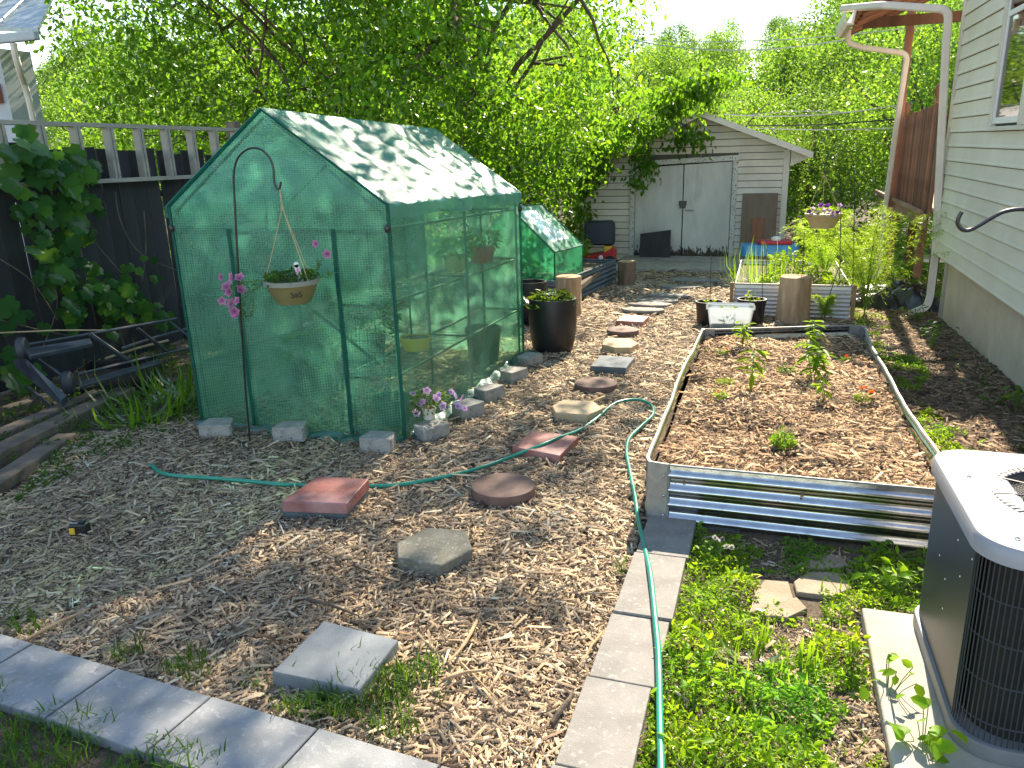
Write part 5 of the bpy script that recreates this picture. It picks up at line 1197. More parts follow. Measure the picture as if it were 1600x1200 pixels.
mb.build('fan_guard', M['ac_body'], ac, smooth=True)
mb = MB()
for k in range(12):
    a = 2*math.pi*k/12; mb.tube([(.02*math.cos(a), .02*math.sin(a), LZ+.027), (.28*math.cos(a), .28*math.sin(a), LZ+.024)], .0028, 5)
mb.build('guard_spokes', M['ac_body'], ac, smooth=True)
mb = MB()
for k in range(84):
    a = 2*math.pi*k/84; c, s = math.cos(a), math.sin(a); c2_, s2_ = math.cos(a+.035), math.sin(a+.035)
    mb.add([(.258*c, .258*s, LZ+.030), (.258*c2_, .258*s2_, LZ+.030), (.284*c2_, .284*s2_, LZ+.029), (.284*c, .284*s, LZ+.029)], [(0, 1, 2, 3)])
mb.build('guard_ends', M['ac_body'], ac)
for k in range(3):
    a = 2*math.pi*k/3+.4; Mx = Matrix.Translation((0, 0, LZ-.09)) @ Matrix.Rotation(a, 4, 'Z') @ Matrix.Rotation(R(24), 4, 'X')
    mb = MB(); mb.add([Mx @ Vector(v) for v in [(.04, -.03, 0), (.24, -.09, 0), (.245, .08, 0), (.04, .03, 0)]]+[Mx @ Vector(v) for v in [(.04, -.03, .003), (.24, -.09, .003), (.245, .08, .003), (.04, .03, .003)]], [(3, 2, 1, 0), (4, 5, 6, 7), (0, 1, 5, 4), (1, 2, 6, 5), (2, 3, 7, 6), (3, 0, 4, 7)]); mb.build('fan_blade', M['ac_dark'], ac)
MB().lathe([(.07, 0), (.07, .06), (.05, .075)], 20, (0, 0, LZ-.11)).build('motor', M['ac_dark'], ac, smooth=True)
for (x, y) in ((-.30, -.31), (-.32, .12), (.1, -.36)):
    MB().lathe([(.007, 0), (.006, .004), (.002, .006)], 8, (x, y, LZ+.0215)).build('screw', M['galv'], ac)
for (y, z) in ((-.24, .52), (-.08, .50), (.0, .33), (-.15, .42), (.1, .36), (-.02, .24)):
    MB().lathe([(.0035, 0), (.002, .0015)], 7, (0, 0, 0), Matrix.Translation((-A_-.0005, y, z)) @ Matrix.Rotation(R(-90), 4, 'Y')).build('paint_chip', M['white_plastic'], ac)
# ------------------------------------------------------------------ garden hose
hp = [(237, 726), (250, 738), (280, 744), (330, 747), (390, 752), (440, 757), (470, 758)]
hq = [(560, 760), (620, 758), (690, 746), (750, 731), (800, 713), (842, 697), (875, 683), (905, 672), (932, 654), (955, 634), (975, 626), (1000, 625), (1018, 634), (1020, 648), (1003, 665), (984, 684), (979, 705), (984, 735), (992, 775), (998, 815), (1006, 850), (1015, 890), (1020, 930), (1024, 970), (1028, 1010), (1030, 1060), (1031, 1120), (1033, 1199), (1034, 1290)]
def catmull(P_, k=6):
    out = []
    for i in range(len(P_)-1):
        p0, p1, p2, p3 = P_[max(i-1, 0)], P_[i], P_[i+1], P_[min(i+2, len(P_)-1)]
        for j in range(k):
            t = j/k; out.append(.5*((2*p1)+(p2-p0)*t+(2*p0-5*p1+4*p2-p3)*t*t+(3*p1-p0-3*p2+p3)*t**3))
    out.append(P_[-1]); return out
def hpt(c):
    px, py = c; h = .028
    if 815 < px < 900 and 670 < py < 706: h = .062
    if py > 860: h = .048
    if 470 <= px <= 560: h = .015
    return G(px, py, h)
H1 = catmull([hpt(c) for c in hp]+[G(500, 761, .018), G(530, 762, .018)]+[hpt(c) for c in hq])
o = MB().tube(H1, .0105, 10).build('garden_hose', M['hose'], smooth=True); tag(o, 'green garden hose snaking over the mulch and along the paver edging', 'hose')

# ------------------------------------------------------------------ shepherd hook and hanging basket in front of the greenhouse
hk = T('shepherd_hook', 'black shepherd hook pole in front of the greenhouse holding the olive basket', 'plant hook', (-3.02, 3.79, gz(3.79)), tilt=False)
Y = 3.79
pts = [atY(*c, Y) for c in ((390, 693), (383, 600), (377, 500), (371, 400), (367, 320), (365, 275), (370, 250), (382, 236), (396, 231), (410, 235), (421, 246), (427, 262), (428, 277), (430, 290), (435, 296), (438, 290), (439, 284))]
pts[0].z -= .08
MB().tube(catmull(pts, 4), .0062, 8).build('pole', M['iron'], hk, smooth=True, world=True)
top = atY(437, 296, Y); bc = atY(456, 438, Y); bx, bz = bc.x, bc.z
bk = T('hanging_basket', 'olive green hanging pot with pink petunias trailing on its left', 'hanging basket', (bx, Y, bz-.13), tilt=False)
rb = .158
MB().lathe([(.085, 0), (.095, .004), (.108, .03), (.112, .034), (.125, .06), (.128, .064), (.142, .10), (.146, .105), (.150, .118), (.13, .118), (.11, .09)], 36).build('body', M['pot_olive'], bk, smooth=True)
MB().lathe([(.149, .112), (.160, .113), (.162, .138), (.150, .140), (.142, .125)], 36).build('rim', M['pot_rim'], bk, smooth=True)
MB().lathe([(.14, 0), (.05, .01), (.01, .012)], 24, (0, 0, .118)).build('potting_soil', M['soil'], bk, smooth=True)
kn = Vector((top.x+.003-bx, 0, top.z-bz+.13-.10))
for (a) in (200, 80, -20):
    e = Vector((.152*math.cos(R(a)), .152*math.sin(R(a)), .13)); MB().tube([e, kn.lerp(e, .5)+Vector((.002, 0, 0)), kn], .0024, 6).build('cord', M['rope'], bk)
MB().tube([kn, kn+Vector((-.002, 0, .10))], .004, 6).build('cord', M['rope'], bk)
MB().lathe([(.004, -.015), (.010, 0), (.004, .015)], 8, tuple(kn)).build('knot', M['rope'], bk, smooth=True)
mk(bk, 'foliage', plant_mesh('foliage', 520, .145, .065, .032, 'oval', 'leaf_dark', tintc=(1.5, 1.3, 1)), (0, 0, .13))
# trailing stems
def trail(P_, nleaf, mesh_parent, L=.024, mat='leaf_dark'):
    P_ = catmull([Vector(p) for p in P_], 5); MB().tube(P_, .0016, 4).build('trailing_stem', M['leaf_stem'], mesh_parent)
    pp = np.array([tuple(P_[rnd.randrange(len(P_))]) for _ in range(nleaf)]); n = len(pp)
    mk(mesh_parent, 'trailing_leaves', npmesh('trailing_leaves', *scatter('oval', pp, L*rng.uniform(.6, 1.3, n), L*.5*np.ones(n), rdir(n, -.1), rdir(n, .8), np.tile([1.6, 1.35, 1], (n, 1))), M[mat]))
trail([(-.13, -.03, .13), (-.20, -.06, .12), (-.26, -.07, .06), (-.30, -.07, -.02), (-.31, -.06, -.08)], 60, bk)
trail([(-.12, -.05, .12), (-.17, -.1, .10), (-.21, -.11, .02), (-.22, -.11, -.06)], 40, bk)
trail([(-.14, -.02, .13), (-.24, -.06, .13), (-.33, -.07, .11), (-.37, -.07, .06)], 45, bk)
trail([(.13, 0, .13), (.17, 0, .20), (.19, -.0, .24)], 26, bk); trail([(.12, .03, .13), (.2, .04, .15), (.25, .05, .17)], 22, bk)
def bloom(par, me, px, py, s=1, Yb=3.72):
    p = atY(px, py, Yb); o = mk(par, 'bloom', me, (p.x-par.location.x, p.y-par.location.y, p.z-par.location.z)); o.rotation_euler = (R(70)+rnd.gauss(0, .35), rnd.gauss(0, .3), rnd.gauss(0, .5)); o.scale = (s*1.35,)*3
for (px, py, s) in ((361, 434, 1), (374, 433, .9), (353, 447, 1.0), (357, 456, .9), (360, 474, 1.0), (370, 470, .8), (366, 487, .95), (347, 470, .8), (345, 433, .7), (377, 452, .9), (369, 492, .8)): bloom(bk, FPINK, px, py, s)
bloom(bk, FPINK, 511, 397, .8, 3.8); bloom(bk, FPINK, 493, 381, .7, 3.84)
Mx = Matrix.Translation((.075, -.02, .125)) @ Matrix.Rotation(R(-12), 4, 'Y')
MB().box(-.017, .017, -.001, .001, 0, .10, Mx).lathe([(.017, 0), (.017, .002)], 16, (0, 0, 0), Mx @ Matrix.Translation((0, .001, .10)) @ Matrix.Rotation(R(90), 4, 'X')).build('plant_tag', M['white_plastic'], bk)
MB().box(-.014, .014, -.0022, -.0014, .035, .080, Mx).build('tag_picture', M['tag_print'], bk)
cu = bpy.data.curves.new('lettering', 'FONT'); cu.body = 'SaS'; cu.size = .048; cu.extrude = .0008; cu.align_x = 'CENTER'
tx = bpy.data.objects.new('lettering', cu); COL.objects.link(tx); tx.parent = bk; tx.data.materials.append(M['ac_dark'])
_m = bpy.data.meshes.new_from_object(tx); bpy.data.objects.remove(tx); _m.materials.clear(); tx = link('lettering', _m, M['ac_dark'], bk)
tx.location = (.098*.93, -.137*.77, .052); tx.rotation_euler = (R(90-14), 0, R(40))
MB().lathe([(.004, 0), (.008, .001), (.002, .002)], 6, (0, 0, 0), Matrix.Translation((-.055, -.154, .122)) @ Matrix.Rotation(R(90), 4, 'X')).build('rim_clip', M['iron'], bk)

# small potted petunias on a block
p = G(672, 655, .10); t = pot('potted_petunia', 'small pale pot of white and lilac petunias standing on a concrete block', (p.x-.01, p.y+.01, hz(p.x, p.y)+.10), .045, .075, 'trim', cat='potted plant')
mk(t, 'foliage', plant_mesh('foliage', 380, .13, .15, .03, 'oval', 'leaf_dark', tintc=(1.6, 1.35, 1)), (0, 0, .06))
for (px, py, s) in ((667, 610, 1), (645, 615, .8), (660, 628, .9), (651, 645, 1), (682, 622, 1), (692, 634, 1), (640, 628, .6), (712, 618, .9), (722, 622, 1), (716, 634, .9), (726, 638, .7), (705, 612, .7), (686, 616, .7), (655, 632, .7)):
    q = atY(px, py, p.y-.06); o = mk(t, 'bloom', FPALE, tuple((Matrix.Rotation(SLOPE, 3, 'X') @ Vector((q.x-t.location.x, q.y-t.location.y, q.z-t.location.z))))); o.rotation_euler = (R(65)+rnd.gauss(0, .4), rnd.gauss(0, .4), rnd.gauss(0, .5)); o.scale = (s*1.25,)*3

# tape measure
p = G(127, 838); t = T('tape_measure', 'small black tape measure with a yellow end lying on the mulch', 'tape measure', (p.x, p.y, hz(p.x, p.y)+.018), R(18))
MB().prism([(-.04, -.022), (.04, -.022), (.04, .022), (-.04, .022)], 0, .052, .01).build('case', M['black_plastic'], t, bevel=.006)
MB().box(-.036, -.010, -.028, -.0225, .004, .036).build('yellow_grip', M['yellow_plastic'], t, bevel=.004)
MB().box(.005, .03, -.012, .008, .0525, .062).build('lock_button', M['black_plastic'], t, bevel=.003)
MB().box(-.03, .0, -.010, .010, .0525, .056).build('clip', M['galv'], t, bevel=.002)

# arm of a hook entering at the right
t = T('shepherd_hook', 'black hook arm reaching in from the right edge before the cream siding', 'plant hook', (1.35, 2.75, gz(2.75)), tilt=False)
Y = 2.45
pts = [atY(*c, Y) for c in ((1503, 331), (1498, 340), (1497, 350), (1504, 359), (1516, 359), (1532, 351), (1550, 340), (1568, 331), (1590, 327), (1615, 329), (1640, 338))]+[Vector((.95, 2.55, 1.33)), Vector((1.2, 2.68, 1.38)), Vector((1.33, 2.74, 1.30)), Vector((1.35, 2.75, 1.0)), Vector((1.35, 2.75, -.15))]
MB().tube(catmull(pts, 4), .0058, 8).build('pole', M['iron'], t, smooth=True, world=True)

# far double hook with a hanging basket
Y = 9.35
t = T('shepherd_hook', 'thin black double arched hook beyond the far bed holding a tan basket', 'plant hook', (.9, Y, gz(Y)), tilt=False)
for P_ in (((1334, 470), (1334, 380), (1335, 300), (1334, 262), (1328, 240), (1312, 229), (1297, 236), (1290, 255), (1287, 266), (1292, 272), (1296, 266)), ((1313, 470), (1313, 380), (1313, 285), (1308, 264), (1300, 258), (1292, 262), (1289, 270))):
    q = [atY(*c, Y) for c in P_]; q[0].z = gz(Y)-.05; MB().tube(catmull(q, 4), .005, 6).build('pole', M['iron'], t, smooth=True, world=True)
c = atY(1285, 356, Y); t = T('hanging_basket', 'tan hanging pot with violet and white flowers hung over the far bed', 'hanging basket', (c.x, Y, c.z), tilt=False)
MB().lathe([(.12, 0), (.15, .06), (.19, .13), (.2, .14), (.2, .16), (.17, .16)], 28).build('body', M['pot_tan'], t, smooth=True)
kk = atY(1288, 272, Y)-t.location
for a in (195, 90, -15): MB().tube([(.19*math.cos(R(a)), .19*math.sin(R(a)), .15), tuple(kk)], .0035, 5).build('cord', M['rope'], t)
mk(t, 'foliage', plant_mesh('foliage', 260, .19, .12, .05, 'oval', 'leaf_weed', tintc=(1.1, 1.1, 1)), (0, 0, .13))
for k in range(16): o = mk(t, 'bloom', FVI if k % 2 else FPALE, (rnd.uniform(-.17, .17), rnd.uniform(-.2, -.1), rnd.uniform(.15, .27))); o.rotation_euler = (R(60), 0, rnd.gauss(0, .5)); o.scale = (1.2,)*3

# toy car, water table, tarp
t = T('toy_car', 'red ride-in toy car with a dark navy roof parked by the garage', 'toy car', (-2.86, 13.55, gz(13.55)+.02), R(8))
def lowpoly(name, secs, mat, par, bev=.03):
    mb = MB(); n = len(secs[0][1]); vs = []
    for (x, pr) in secs: vs += [(x, y, z) for y, z in pr]
    mb.add(vs, [tuple(range(n-1, -1, -1)), tuple((len(secs)-1)*n+i for i in range(n))]+[(k*n+i, k*n+(i+1) % n, (k+1)*n+(i+1) % n, (k+1)*n+i) for k in range(len(secs)-1) for i in range(n)])
    return mb.build(name, M[mat], par, bevel=bev, smooth=True)
lowpoly('body', [(-.36, [(-.17, .06), (.17, .06), (.17, .16), (-.17, .16)]), (-.30, [(-.2, .04), (.2, .04), (.2, .22), (-.2, .22)]), (-.10, [(-.2, .04), (.2, .04), (.2, .20), (-.2, .20)]), (.14, [(-.2, .04), (.2, .04), (.2, .24), (-.2, .24)]), (.30, [(-.2, .04), (.2, .04), (.2, .34), (-.2, .34)]), (.36, [(-.17, .08), (.17, .08), (.17, .28), (-.17, .28)])], 'red_plastic', t, .025)
lowpoly('roof', [(-.20, [(-.19, .40), (.19, .40), (.17, .72), (-.17, .72)]), (-.16, [(-.2, .37), (.2, .37), (.19, .78), (-.19, .78)]), (.28, [(-.2, .37), (.2, .37), (.19, .78), (-.19, .78)]), (.33, [(-.19, .38), (.19, .38), (.17, .73), (-.17, .73)])], 'navy', t, .03)
for (x, w) in ((-.27, .05), (.22, .07)): MB().box(x-w, x+w, -.19, .19, .221, .355).build('roof_pillar', M['yellow_plastic'], t, bevel=.015)
for x in (-.24, .26):
    for y in (-.215, .215):
        w = MB().lathe([(.0, -.03), (.09, -.03), (.1, -.015), (.1, .015), (.09, .03), (.03, .03)], 20, (0, 0, 0), Matrix.Translation((x, y, .09)) @ Matrix.Rotation(R(90), 4, 'X')).build('wheel', M['black_plastic'], t, smooth=True)
        MB().lathe([(.0, -.034), (.035, -.034), (.035, .034)], 14, (0, 0, 0), Matrix.Translation((x, y, .09)) @ Matrix.Rotation(R(90), 4, 'X')).build('hub_cap', M['white_plastic'], w)
MB().lathe([(.02, 0), (.04, .005), (.02, .012)], 14, (0, 0, 0), Matrix.Translation((.10, -.203, .16)) @ Matrix.Rotation(R(90), 4, 'X')).build('door_emblem', M['white_plastic'], t)
MB().tube([(-.12+.05*math.cos(a*.5236), .0+.07*math.sin(a*.5236), .30+.03*math.cos(a*.5236)) for a in range(13)], .012, 6).build('steering_wheel', M['black_plastic'], t, smooth=True)
t2 = T('potted_plant', 'leafy light green plant growing in front of the toy car', 'plant', (-3.0, 13.0, gz(13)), tilt=False); mk(t2, 'foliage', plant_mesh('foliage', 200, .16, .72, .08, 'oval', 'leaf_weed'))
MB().tube([(0, 0, -.05), (.02, 0, .6)], .008, 6).build('stem', M['leaf_stem'], t2)
c = G(1228, 405); t = T('water_table', 'blue and red plastic play table beyond the onion bed', 'play table', (.05, 12.6, gz(12.6)), R(5))
MB().prism(rr(.42, .26, .1), .34, .50, .02).build('basin', M['blue_plastic'], t, smooth=True)
MB().prism(rr(.25, .18, .06), .505, .56, .02, Matrix.Translation((.08, 0, 0))).build('red_tray', M['red_plastic'], t, smooth=True)
MB().lathe([(.08, .505), (.07, .60), (.03, .62)], 16, (.1, -.02, 0)).build('white_tower', M['white_plastic'], t, smooth=True)
for x in (-.34, .34):
    for y in (-.18, .18): MB().tube([(x, y, 0), (x*.92, y*.9, .345)], .03, 8).build('leg', M['blue_plastic'], t, smooth=True)
t = T('tarpaulin', 'crumpled black tarpaulin heaped beside the downspout and house corner', 'tarpaulin', (1.5, 10.1, gz(10.1)), tilt=False)
def tf(u, v):
    x, y = (u-.5)*1.05, (v-.5)*.8; r = max(abs(u-.5), abs(v-.5))*2; e = max(0, 1-r**3)
    q = Vector((x*3.1, y*3.1, 4)); h = .30*e*(.55+.7*abs(noise.noise(q)))+.09*e*(1-abs(noise.noise(q*2.6))*2)*.6+.02*noise.noise(q*6)
    return (x+.05*noise.noise(q*1.7+Vector((5, 0, 0))), y+.05*noise.noise(q*1.7), max(.006, h))
mb = MB(); mb.grid(tf, 80, 60); mb.build('sheet', M['tarp'], t, smooth=True)

# ------------------------------------------------------------------ hand truck, timbers
hd = T('hand_truck', 'black folding hand truck lying on its back below the vine', 'hand truck', tuple(G(105, 600)), tilt=False)
def bar(a, b, ha=.0, hb=.0, r=.012, n='frame_bar', mat='dolly', lv=8): p, q = G(*a, ha), G(*b, hb); MB().tube([p, q], r, lv).build(n, M[mat], hd, smooth=True, world=True)
bar((122, 585), (300, 542), .24, .16, .012); bar((35, 540), (140, 522), .46, .46); bar((140, 522), (275, 498), .46, .44)
bar((140, 522), (200, 564), .46, .20, .020, 'cross_member'); bar((215, 513), (262, 551), .45, .18, .016, 'cross_member'); bar((262, 500), (300, 530), .44, .3, .010, 'handle'); bar((38, 542), (98, 588), .46, .24, .010, 'axle')
def plate(name, cs, h, th, mat):
    P4 = [G(*c, hq) for c, hq in zip(cs, h if isinstance(h, tuple) else (h,)*4)]; mb = MB(); n = len(P4); mb.add([tuple(p) for p in P4]+[(p.x, p.y, p.z-th) for p in P4], [tuple(range(n)), tuple(range(2*n-1, n-1, -1))]+[(i, n+i, n+(i+1) % n, (i+1) % n) for i in range(n)]); return mb.build(name, M[mat], hd, world=True, bevel=.004)
plate('toe_plate', [(20, 562), (40, 560), (105, 618), (95, 626)], (.42, .44, .16, .14), .05, 'dolly')
plate('side_rail', [(35, 545), (140, 528), (144, 536), (45, 556)], (.46, .46, .43, .43), .03, 'dolly')
plate('side_rail', [(122, 596), (250, 560), (252, 566), (124, 604)], .22, .02, 'dolly')
for (c, h) in (((106, 598), .20), ((35, 545), .46)):
    p = G(*c, h); Mx = Matrix.Translation(p) @ Matrix.Rotation(R(35), 4, 'Z') @ Matrix.Rotation(R(90), 4, 'Y')
    w = MB().lathe([(.03, -.03), (.07, -.032), (.085, -.02), (.085, .02), (.07, .032), (.03, .03)], 24, (0, 0, 0), Mx).build('wheel', M['tyre'], hd, smooth=True, world=True)
for k, (a, b, ha, hb, r, mt, lab) in enumerate((((165, 560), (262, 532), .10, .10, .012, 'wood_log', 'tan bamboo cane lying inside the hand truck frame'), ((60, 618), (240, 588), .05, .05, .010, 'wood_log', 'tan cane on the ground below the hand truck'), ((0, 520), (175, 516), .5, .42, .006, 'rope', 'pale bent stem crossing over the hand truck'),
        ((190, 545), (300, 512), .3, .34, .014, 'dolly', 'dark pipe lying behind the hand truck'), ((20, 590), (85, 640), .10, .04, .016, 'dolly', 'dark pipe at the near end of the hand truck'))):
    p, q = G(*a, ha), G(*b, hb); o = MB().tube([p, p.lerp(q, .5)+Vector((0, 0, .01)), q], r, 8).build('pole', M[mt], smooth=True); tag(o, lab, 'pole', 'scrap by the fence')
p = G(165, 600, .08); t = T('plastic_crate', 'dark plastic crate half hidden behind the near hand truck wheel', 'crate', (p.x-.1, p.y+.25, hz(p.x, p.y)), R(30))
for (x0, x1, y0, y1) in ((-.28, .28, -.2, -.185), (-.28, .28, .185, .2), (-.28, -.265, -.184, .184), (.265, .28, -.184, .184)): MB().box(x0, x1, y0, y1, 0, .17).build('side', M['black_plastic'], t, bevel=.003)
MB().box(-.264, .264, -.184, .184, 0, .012).build('floor', M['black_plastic'], t)
def timber(label, a, b, w, h, zoff=0, dz=0):
    p, q = G(*a), G(*b); d = (q-p); L = d.length; an = math.atan2(d.y, d.x)
    o = MB().box(-.12, L, -w/2, w/2, 0, h).build('timber', M['wood_grey'], bevel=.008); o.location = (p.x, p.y, hz(p.x, p.y)+zoff-.01)
    o.rotation_euler = Vector((math.cos(an), math.sin(an), -TS*math.sin(an)+dz)).to_track_quat('X', 'Z').to_euler(); tag(o, label, 'timber', 'old timbers at the left edge')
timber('grey timber nearest the mulch at the left edge', (0, 762), (108, 690), .13, .07)
timber('long weathered timber beside the daylilies', (0, 722), (200, 622), .15, .10)
timber('timber lying behind the long weathered one', (0, 690), (160, 622), .12, .08, .0)
timber('reddish timber under the hand truck', (30, 640), (225, 580), .10, .06)

# ------------------------------------------------------------------ vine on the fence, big leaves one by one
vn = T('fence_vine', 'dark broad leaved vine climbing over the ladder and down the black fence', 'vine', (-5.5, 4.9, gz(4.9)), tilt=False)
def vleaf(t):
    o_ = [(0, 0), (-.10, .22), (.12, .46), (.30, .34), (.42, .50), (.66, .36), (.72, .20), (1.0, 0)]
    pts = [(x, y, -.10*abs(y)-.12*x*x) for x, y in o_]+[(x, -y, -.10*abs(y)-.12*x*x) for x, y in o_[1:-1]]
    mid = [(.35, 0, .02), (.68, 0, -.02)]
    V_ = np.array(pts+mid, dtype=float); V_[:, :2] *= 1
    A8, A9 = 14, 15; fs = [(0, 1, A8), (1, 2, A8), (2, 3, A8), (3, 4, A8), (4, 5, A9), (5, 6, A9), (6, 7, A9), (0, A8, 8), (8, A8, 9), (9, A8, 10), (10, A8, 11), (11, A9, 12), (12, A9, 13), (13, A9, 7)]
    fs += [(4, A9, A8), (11, A8, A9)]
    F3 = np.array([f if i < 7 or i == 14 else f for i, f in enumerate(fs)])
    return npmesh('leaf', V_*np.array([.135, .135, .135]), [F3], np.tile(t, (16, 1)), M['leaf_vine'])
VL = [vleaf(c) for c in ([1.3, 1.3, 1.2], [1.8, 1.65, 1.2], [.9, 1.0, 1.1], [2.6, 2.1, 1])]
reg = [((20, 215), (150, 285), 42, .06, 1.25), ((5, 200), (60, 260), 12, .05, 1.25), ((20, 310), (150, 350), 30, .06, 1.1), ((40, 350), (120, 410), 30, .06, 1), ((60, 400), (210, 480), 70, .07, 1.0), ((150, 430), (265, 520), 52, .06, .85), ((80, 300), (160, 330), 12, .05, 1), ((90, 480), (180, 520), 14, .04, 1.1), ((0, 560), (40, 660), 9, .05, 1.3), ((190, 400), (250, 440), 9, .05, .7), ((0, 480), (60, 540), 8, .05, 1.2)]
for (a, b, n, dd, s) in reg:
    for _ in range(n):
        u, w = rnd.random(), rnd.random()
        px, py = a[0]+(b[0]-a[0])*u, a[1]+(b[1]-a[1])*(.6*u+.4*w if b[0]-a[0] > 60 else w)+rnd.gauss(0, 14)
        X = -5.56+rnd.uniform(-.05, .16); p = atX(px, py, X if py > 300 else -5.50+rnd.uniform(0, .1))
        if p.z < gz(p.y)+.03: continue
        o = link('leaf', VL[rnd.choices([0, 1, 2, 3], [5, 3, 4, .6])[0]], parent=vn); o.location = p
        nrm = Vector((1, rnd.gauss(-.45, .45), rnd.gauss(.5, .45))).normalized(); ax = Vector((rnd.gauss(.1, .2), rnd.gauss(.0, .6), rnd.uniform(-1.2, -.3)))
        ax = (ax-nrm*ax.dot(nrm)).normalized(); bb = nrm.cross(ax)
        o.rotation_euler = Matrix(((ax.x, bb.x, nrm.x), (ax.y, bb.y, nrm.y), (ax.z, bb.z, nrm.z))).to_euler()
        o.scale = (s*rnd.uniform(.6, 1.15),)*3; W(o)
for P_ in (((60, 560), (90, 470), (60, 400), (100, 330), (110, 250)), ((200, 560), (170, 470), (120, 400), (95, 350), (80, 300)), ((260, 520), (210, 450), (150, 380), (120, 320)), ((0, 500), (60, 515), (110, 525)), ((180, 300), (190, 350), (225, 400), (300, 430)), ((225, 330), (228, 390), (222, 440)), ((0, 405), (50, 440), (90, 500))):
    q = catmull([atX(*c, -5.6) for c in P_], 5); MB().tube(q, .005, 5).build('stem', M['wood_grey'], vn, smooth=True, world=True)
# daylilies, weeds at the left
for (px, py, n, L, r, lab) in ((245, 640, 90, .42, .18, 'arching daylily clump between the timbers and the greenhouse corner'), (205, 660, 45, .32, .12, 'smaller daylily clump beside the long timber'), (290, 615, 80, .40, .15, 'daylily clump pressed against the greenhouse film')):
    p = G(px, py); t = T('daylily', lab, 'plant', (p.x, p.y, hz(p.x, p.y)), 0, 'daylilies', tilt=False); mk(t, 'leaves', blades('leaves', n, r, L, .024, 'leaf_weed', 2.6, (.95, 1.0, .8)))

def cover(name, label, n, mask, x0, x1, y0, y1, size, kind='oval', mat='leaf_weed', hmax=.06, dens=None, tint=(1, 1, 1), pw=1.3, cat='weeds', wr=(.55, .8)):
    u = rng.random(n); y = (y0**(1-pw)+(y1**(1-pw)-y0**(1-pw))*u)**(1/(1-pw)); x = x0+(x1-x0)*rng.random(n)
    d = np.array([noise.noise(Vector((a*4.5, b*4.5, 7)))+.5*noise.noise(Vector((a*12, b*12, 3))) for a, b in zip(x, y)])
    k = mask(x, y) & (d > (dens if dens is not None else -.1)); x, y, d = x[k], y[k], d[k]; n = len(x)
    hh = hmax*np.clip(.25+d*1.3, .1, 1.4)*rng.random(n)**.7
    z = np.array([hz(a, b)+und(a, b) for a, b in zip(x, y)])+hh+.004
    A = rdir(n, .15, .6); Nn = rdir(n, 1.3); L = size*rng.uniform(.5, 1.3, n); Wd = L*rng.uniform(*wr, n)
    hue = np.array([noise.noise(Vector((a*3, b*3, 17))) for a, b in zip(x, y)])
    t = rng.uniform(.7, 1.25, (n, 1))*np.array(tint)[None]*np.stack([1+.5*hue, 1+.15*hue, 1-.3*hue], 1)
    o = link(name, npmesh(name, *scatter(kind, np.stack([x, y, z], 1), L, Wd, A, Nn, t), M[mat]), kind='stuff'); tag(o, label, cat); return o
def grass(name, label, n, mask, x0, x1, y0, y1, L, w, dens=-.1, tint=(1, 1, 1), mat='leaf_weed', pw=1.3, lean=.7):
    u = rng.random(n); y = (y0**(1-pw)+(y1**(1-pw)-y0**(1-pw))*u)**(1/(1-pw)); x = x0+(x1-x0)*rng.random(n)
    d = np.array([noise.noise(Vector((a*5, b*5, 27))) for a, b in zip(x, y)]); k = mask(x, y) & (d > dens); x, y, d = x[k], y[k], d[k]; n = len(x)
    th = rng.random(n)*6.28; ln = lean*rng.uniform(.2, 1.5, n); A = np.stack([np.cos(th)*ln, np.sin(th)*ln, np.ones(n)], 1); Nn = np.stack([-np.cos(th), -np.sin(th), ln], 1)
    z = np.array([hz(a, b)+und(a, b) for a, b in zip(x, y)]); t = rng.uniform(.7, 1.25, (n, 1))*np.array(tint)[None]*np.ones((n, 3))
    o = link(name, npmesh(name, *scatter('blade', np.stack([x, y, z], 1), L*rng.uniform(.4, 1.2, n), w*rng.uniform(.6, 1.2, n), A, Nn, t), M[mat]), kind='stuff'); tag(o, label, 'grass'); return o
wx = lambda x, y: (x > -.215-.02*(3.35-y)) & (x < .40+.25*(y > 2.76)+.6*(y > 3.0)) & (y < 3.27) & ~((x > .06) & (x < .29) & (y > 2.66) & (y < 2.96))
def wedge(x, y): return wx(x, y)
cover('weed_patch', 'bright low weeds filling the corner between the pavers and the concrete pad', 75000, wx, -.4, 1.2, 1.15, 3.28, .019, hmax=.075, dens=-.30, tint=(1.2, 1.15, .9))
cover('broad_weeds', 'larger leaved weeds scattered over the low weed patch', 3600, wx, -.4, 1.0, 1.15, 3.28, .036, hmax=.12, dens=-.1, tint=(1.2, 1.2, .9), wr=(.5, .9))
grass('weed_grass', 'coarse grass blades among the weeds by the pavers', 700, wx, -.3, .45, 1.15, 3.2, .09, .006, dens=.02, tint=(1, 1.1, .8))
rx = lambda x, y: (x > .93+.0*y) & (x < 1.22+.12*np.sin(y*3)) & (y > 2.95)
cover('side_weeds', 'patchy low weeds along the strip between steel bed and house', 40000, rx, .85, 1.5, 3.0, 9.8, .024, hmax=.045, dens=-.05, tint=(1, 1, .8), pw=1.1)
sx = lambda x, y: (x > 1.45) & (x < 1.8)
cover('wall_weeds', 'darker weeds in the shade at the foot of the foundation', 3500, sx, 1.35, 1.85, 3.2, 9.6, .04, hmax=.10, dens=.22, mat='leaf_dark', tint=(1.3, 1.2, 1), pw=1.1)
lx = lambda x, y: (x < -3.62-.0*y) & (x > -5.6)
cover('fence_weeds', 'low leafy weeds around the timbers at the left', 15000, lx, -5.6, -3.6, 2.6, 6.8, .035, hmax=.10, dens=.0, mat='leaf_dark', tint=(1.5, 1.35, 1), pw=1.1)
gl_ = lambda x, y: (y < 1.40-.075*(x+1.0)) & (x < -.45)
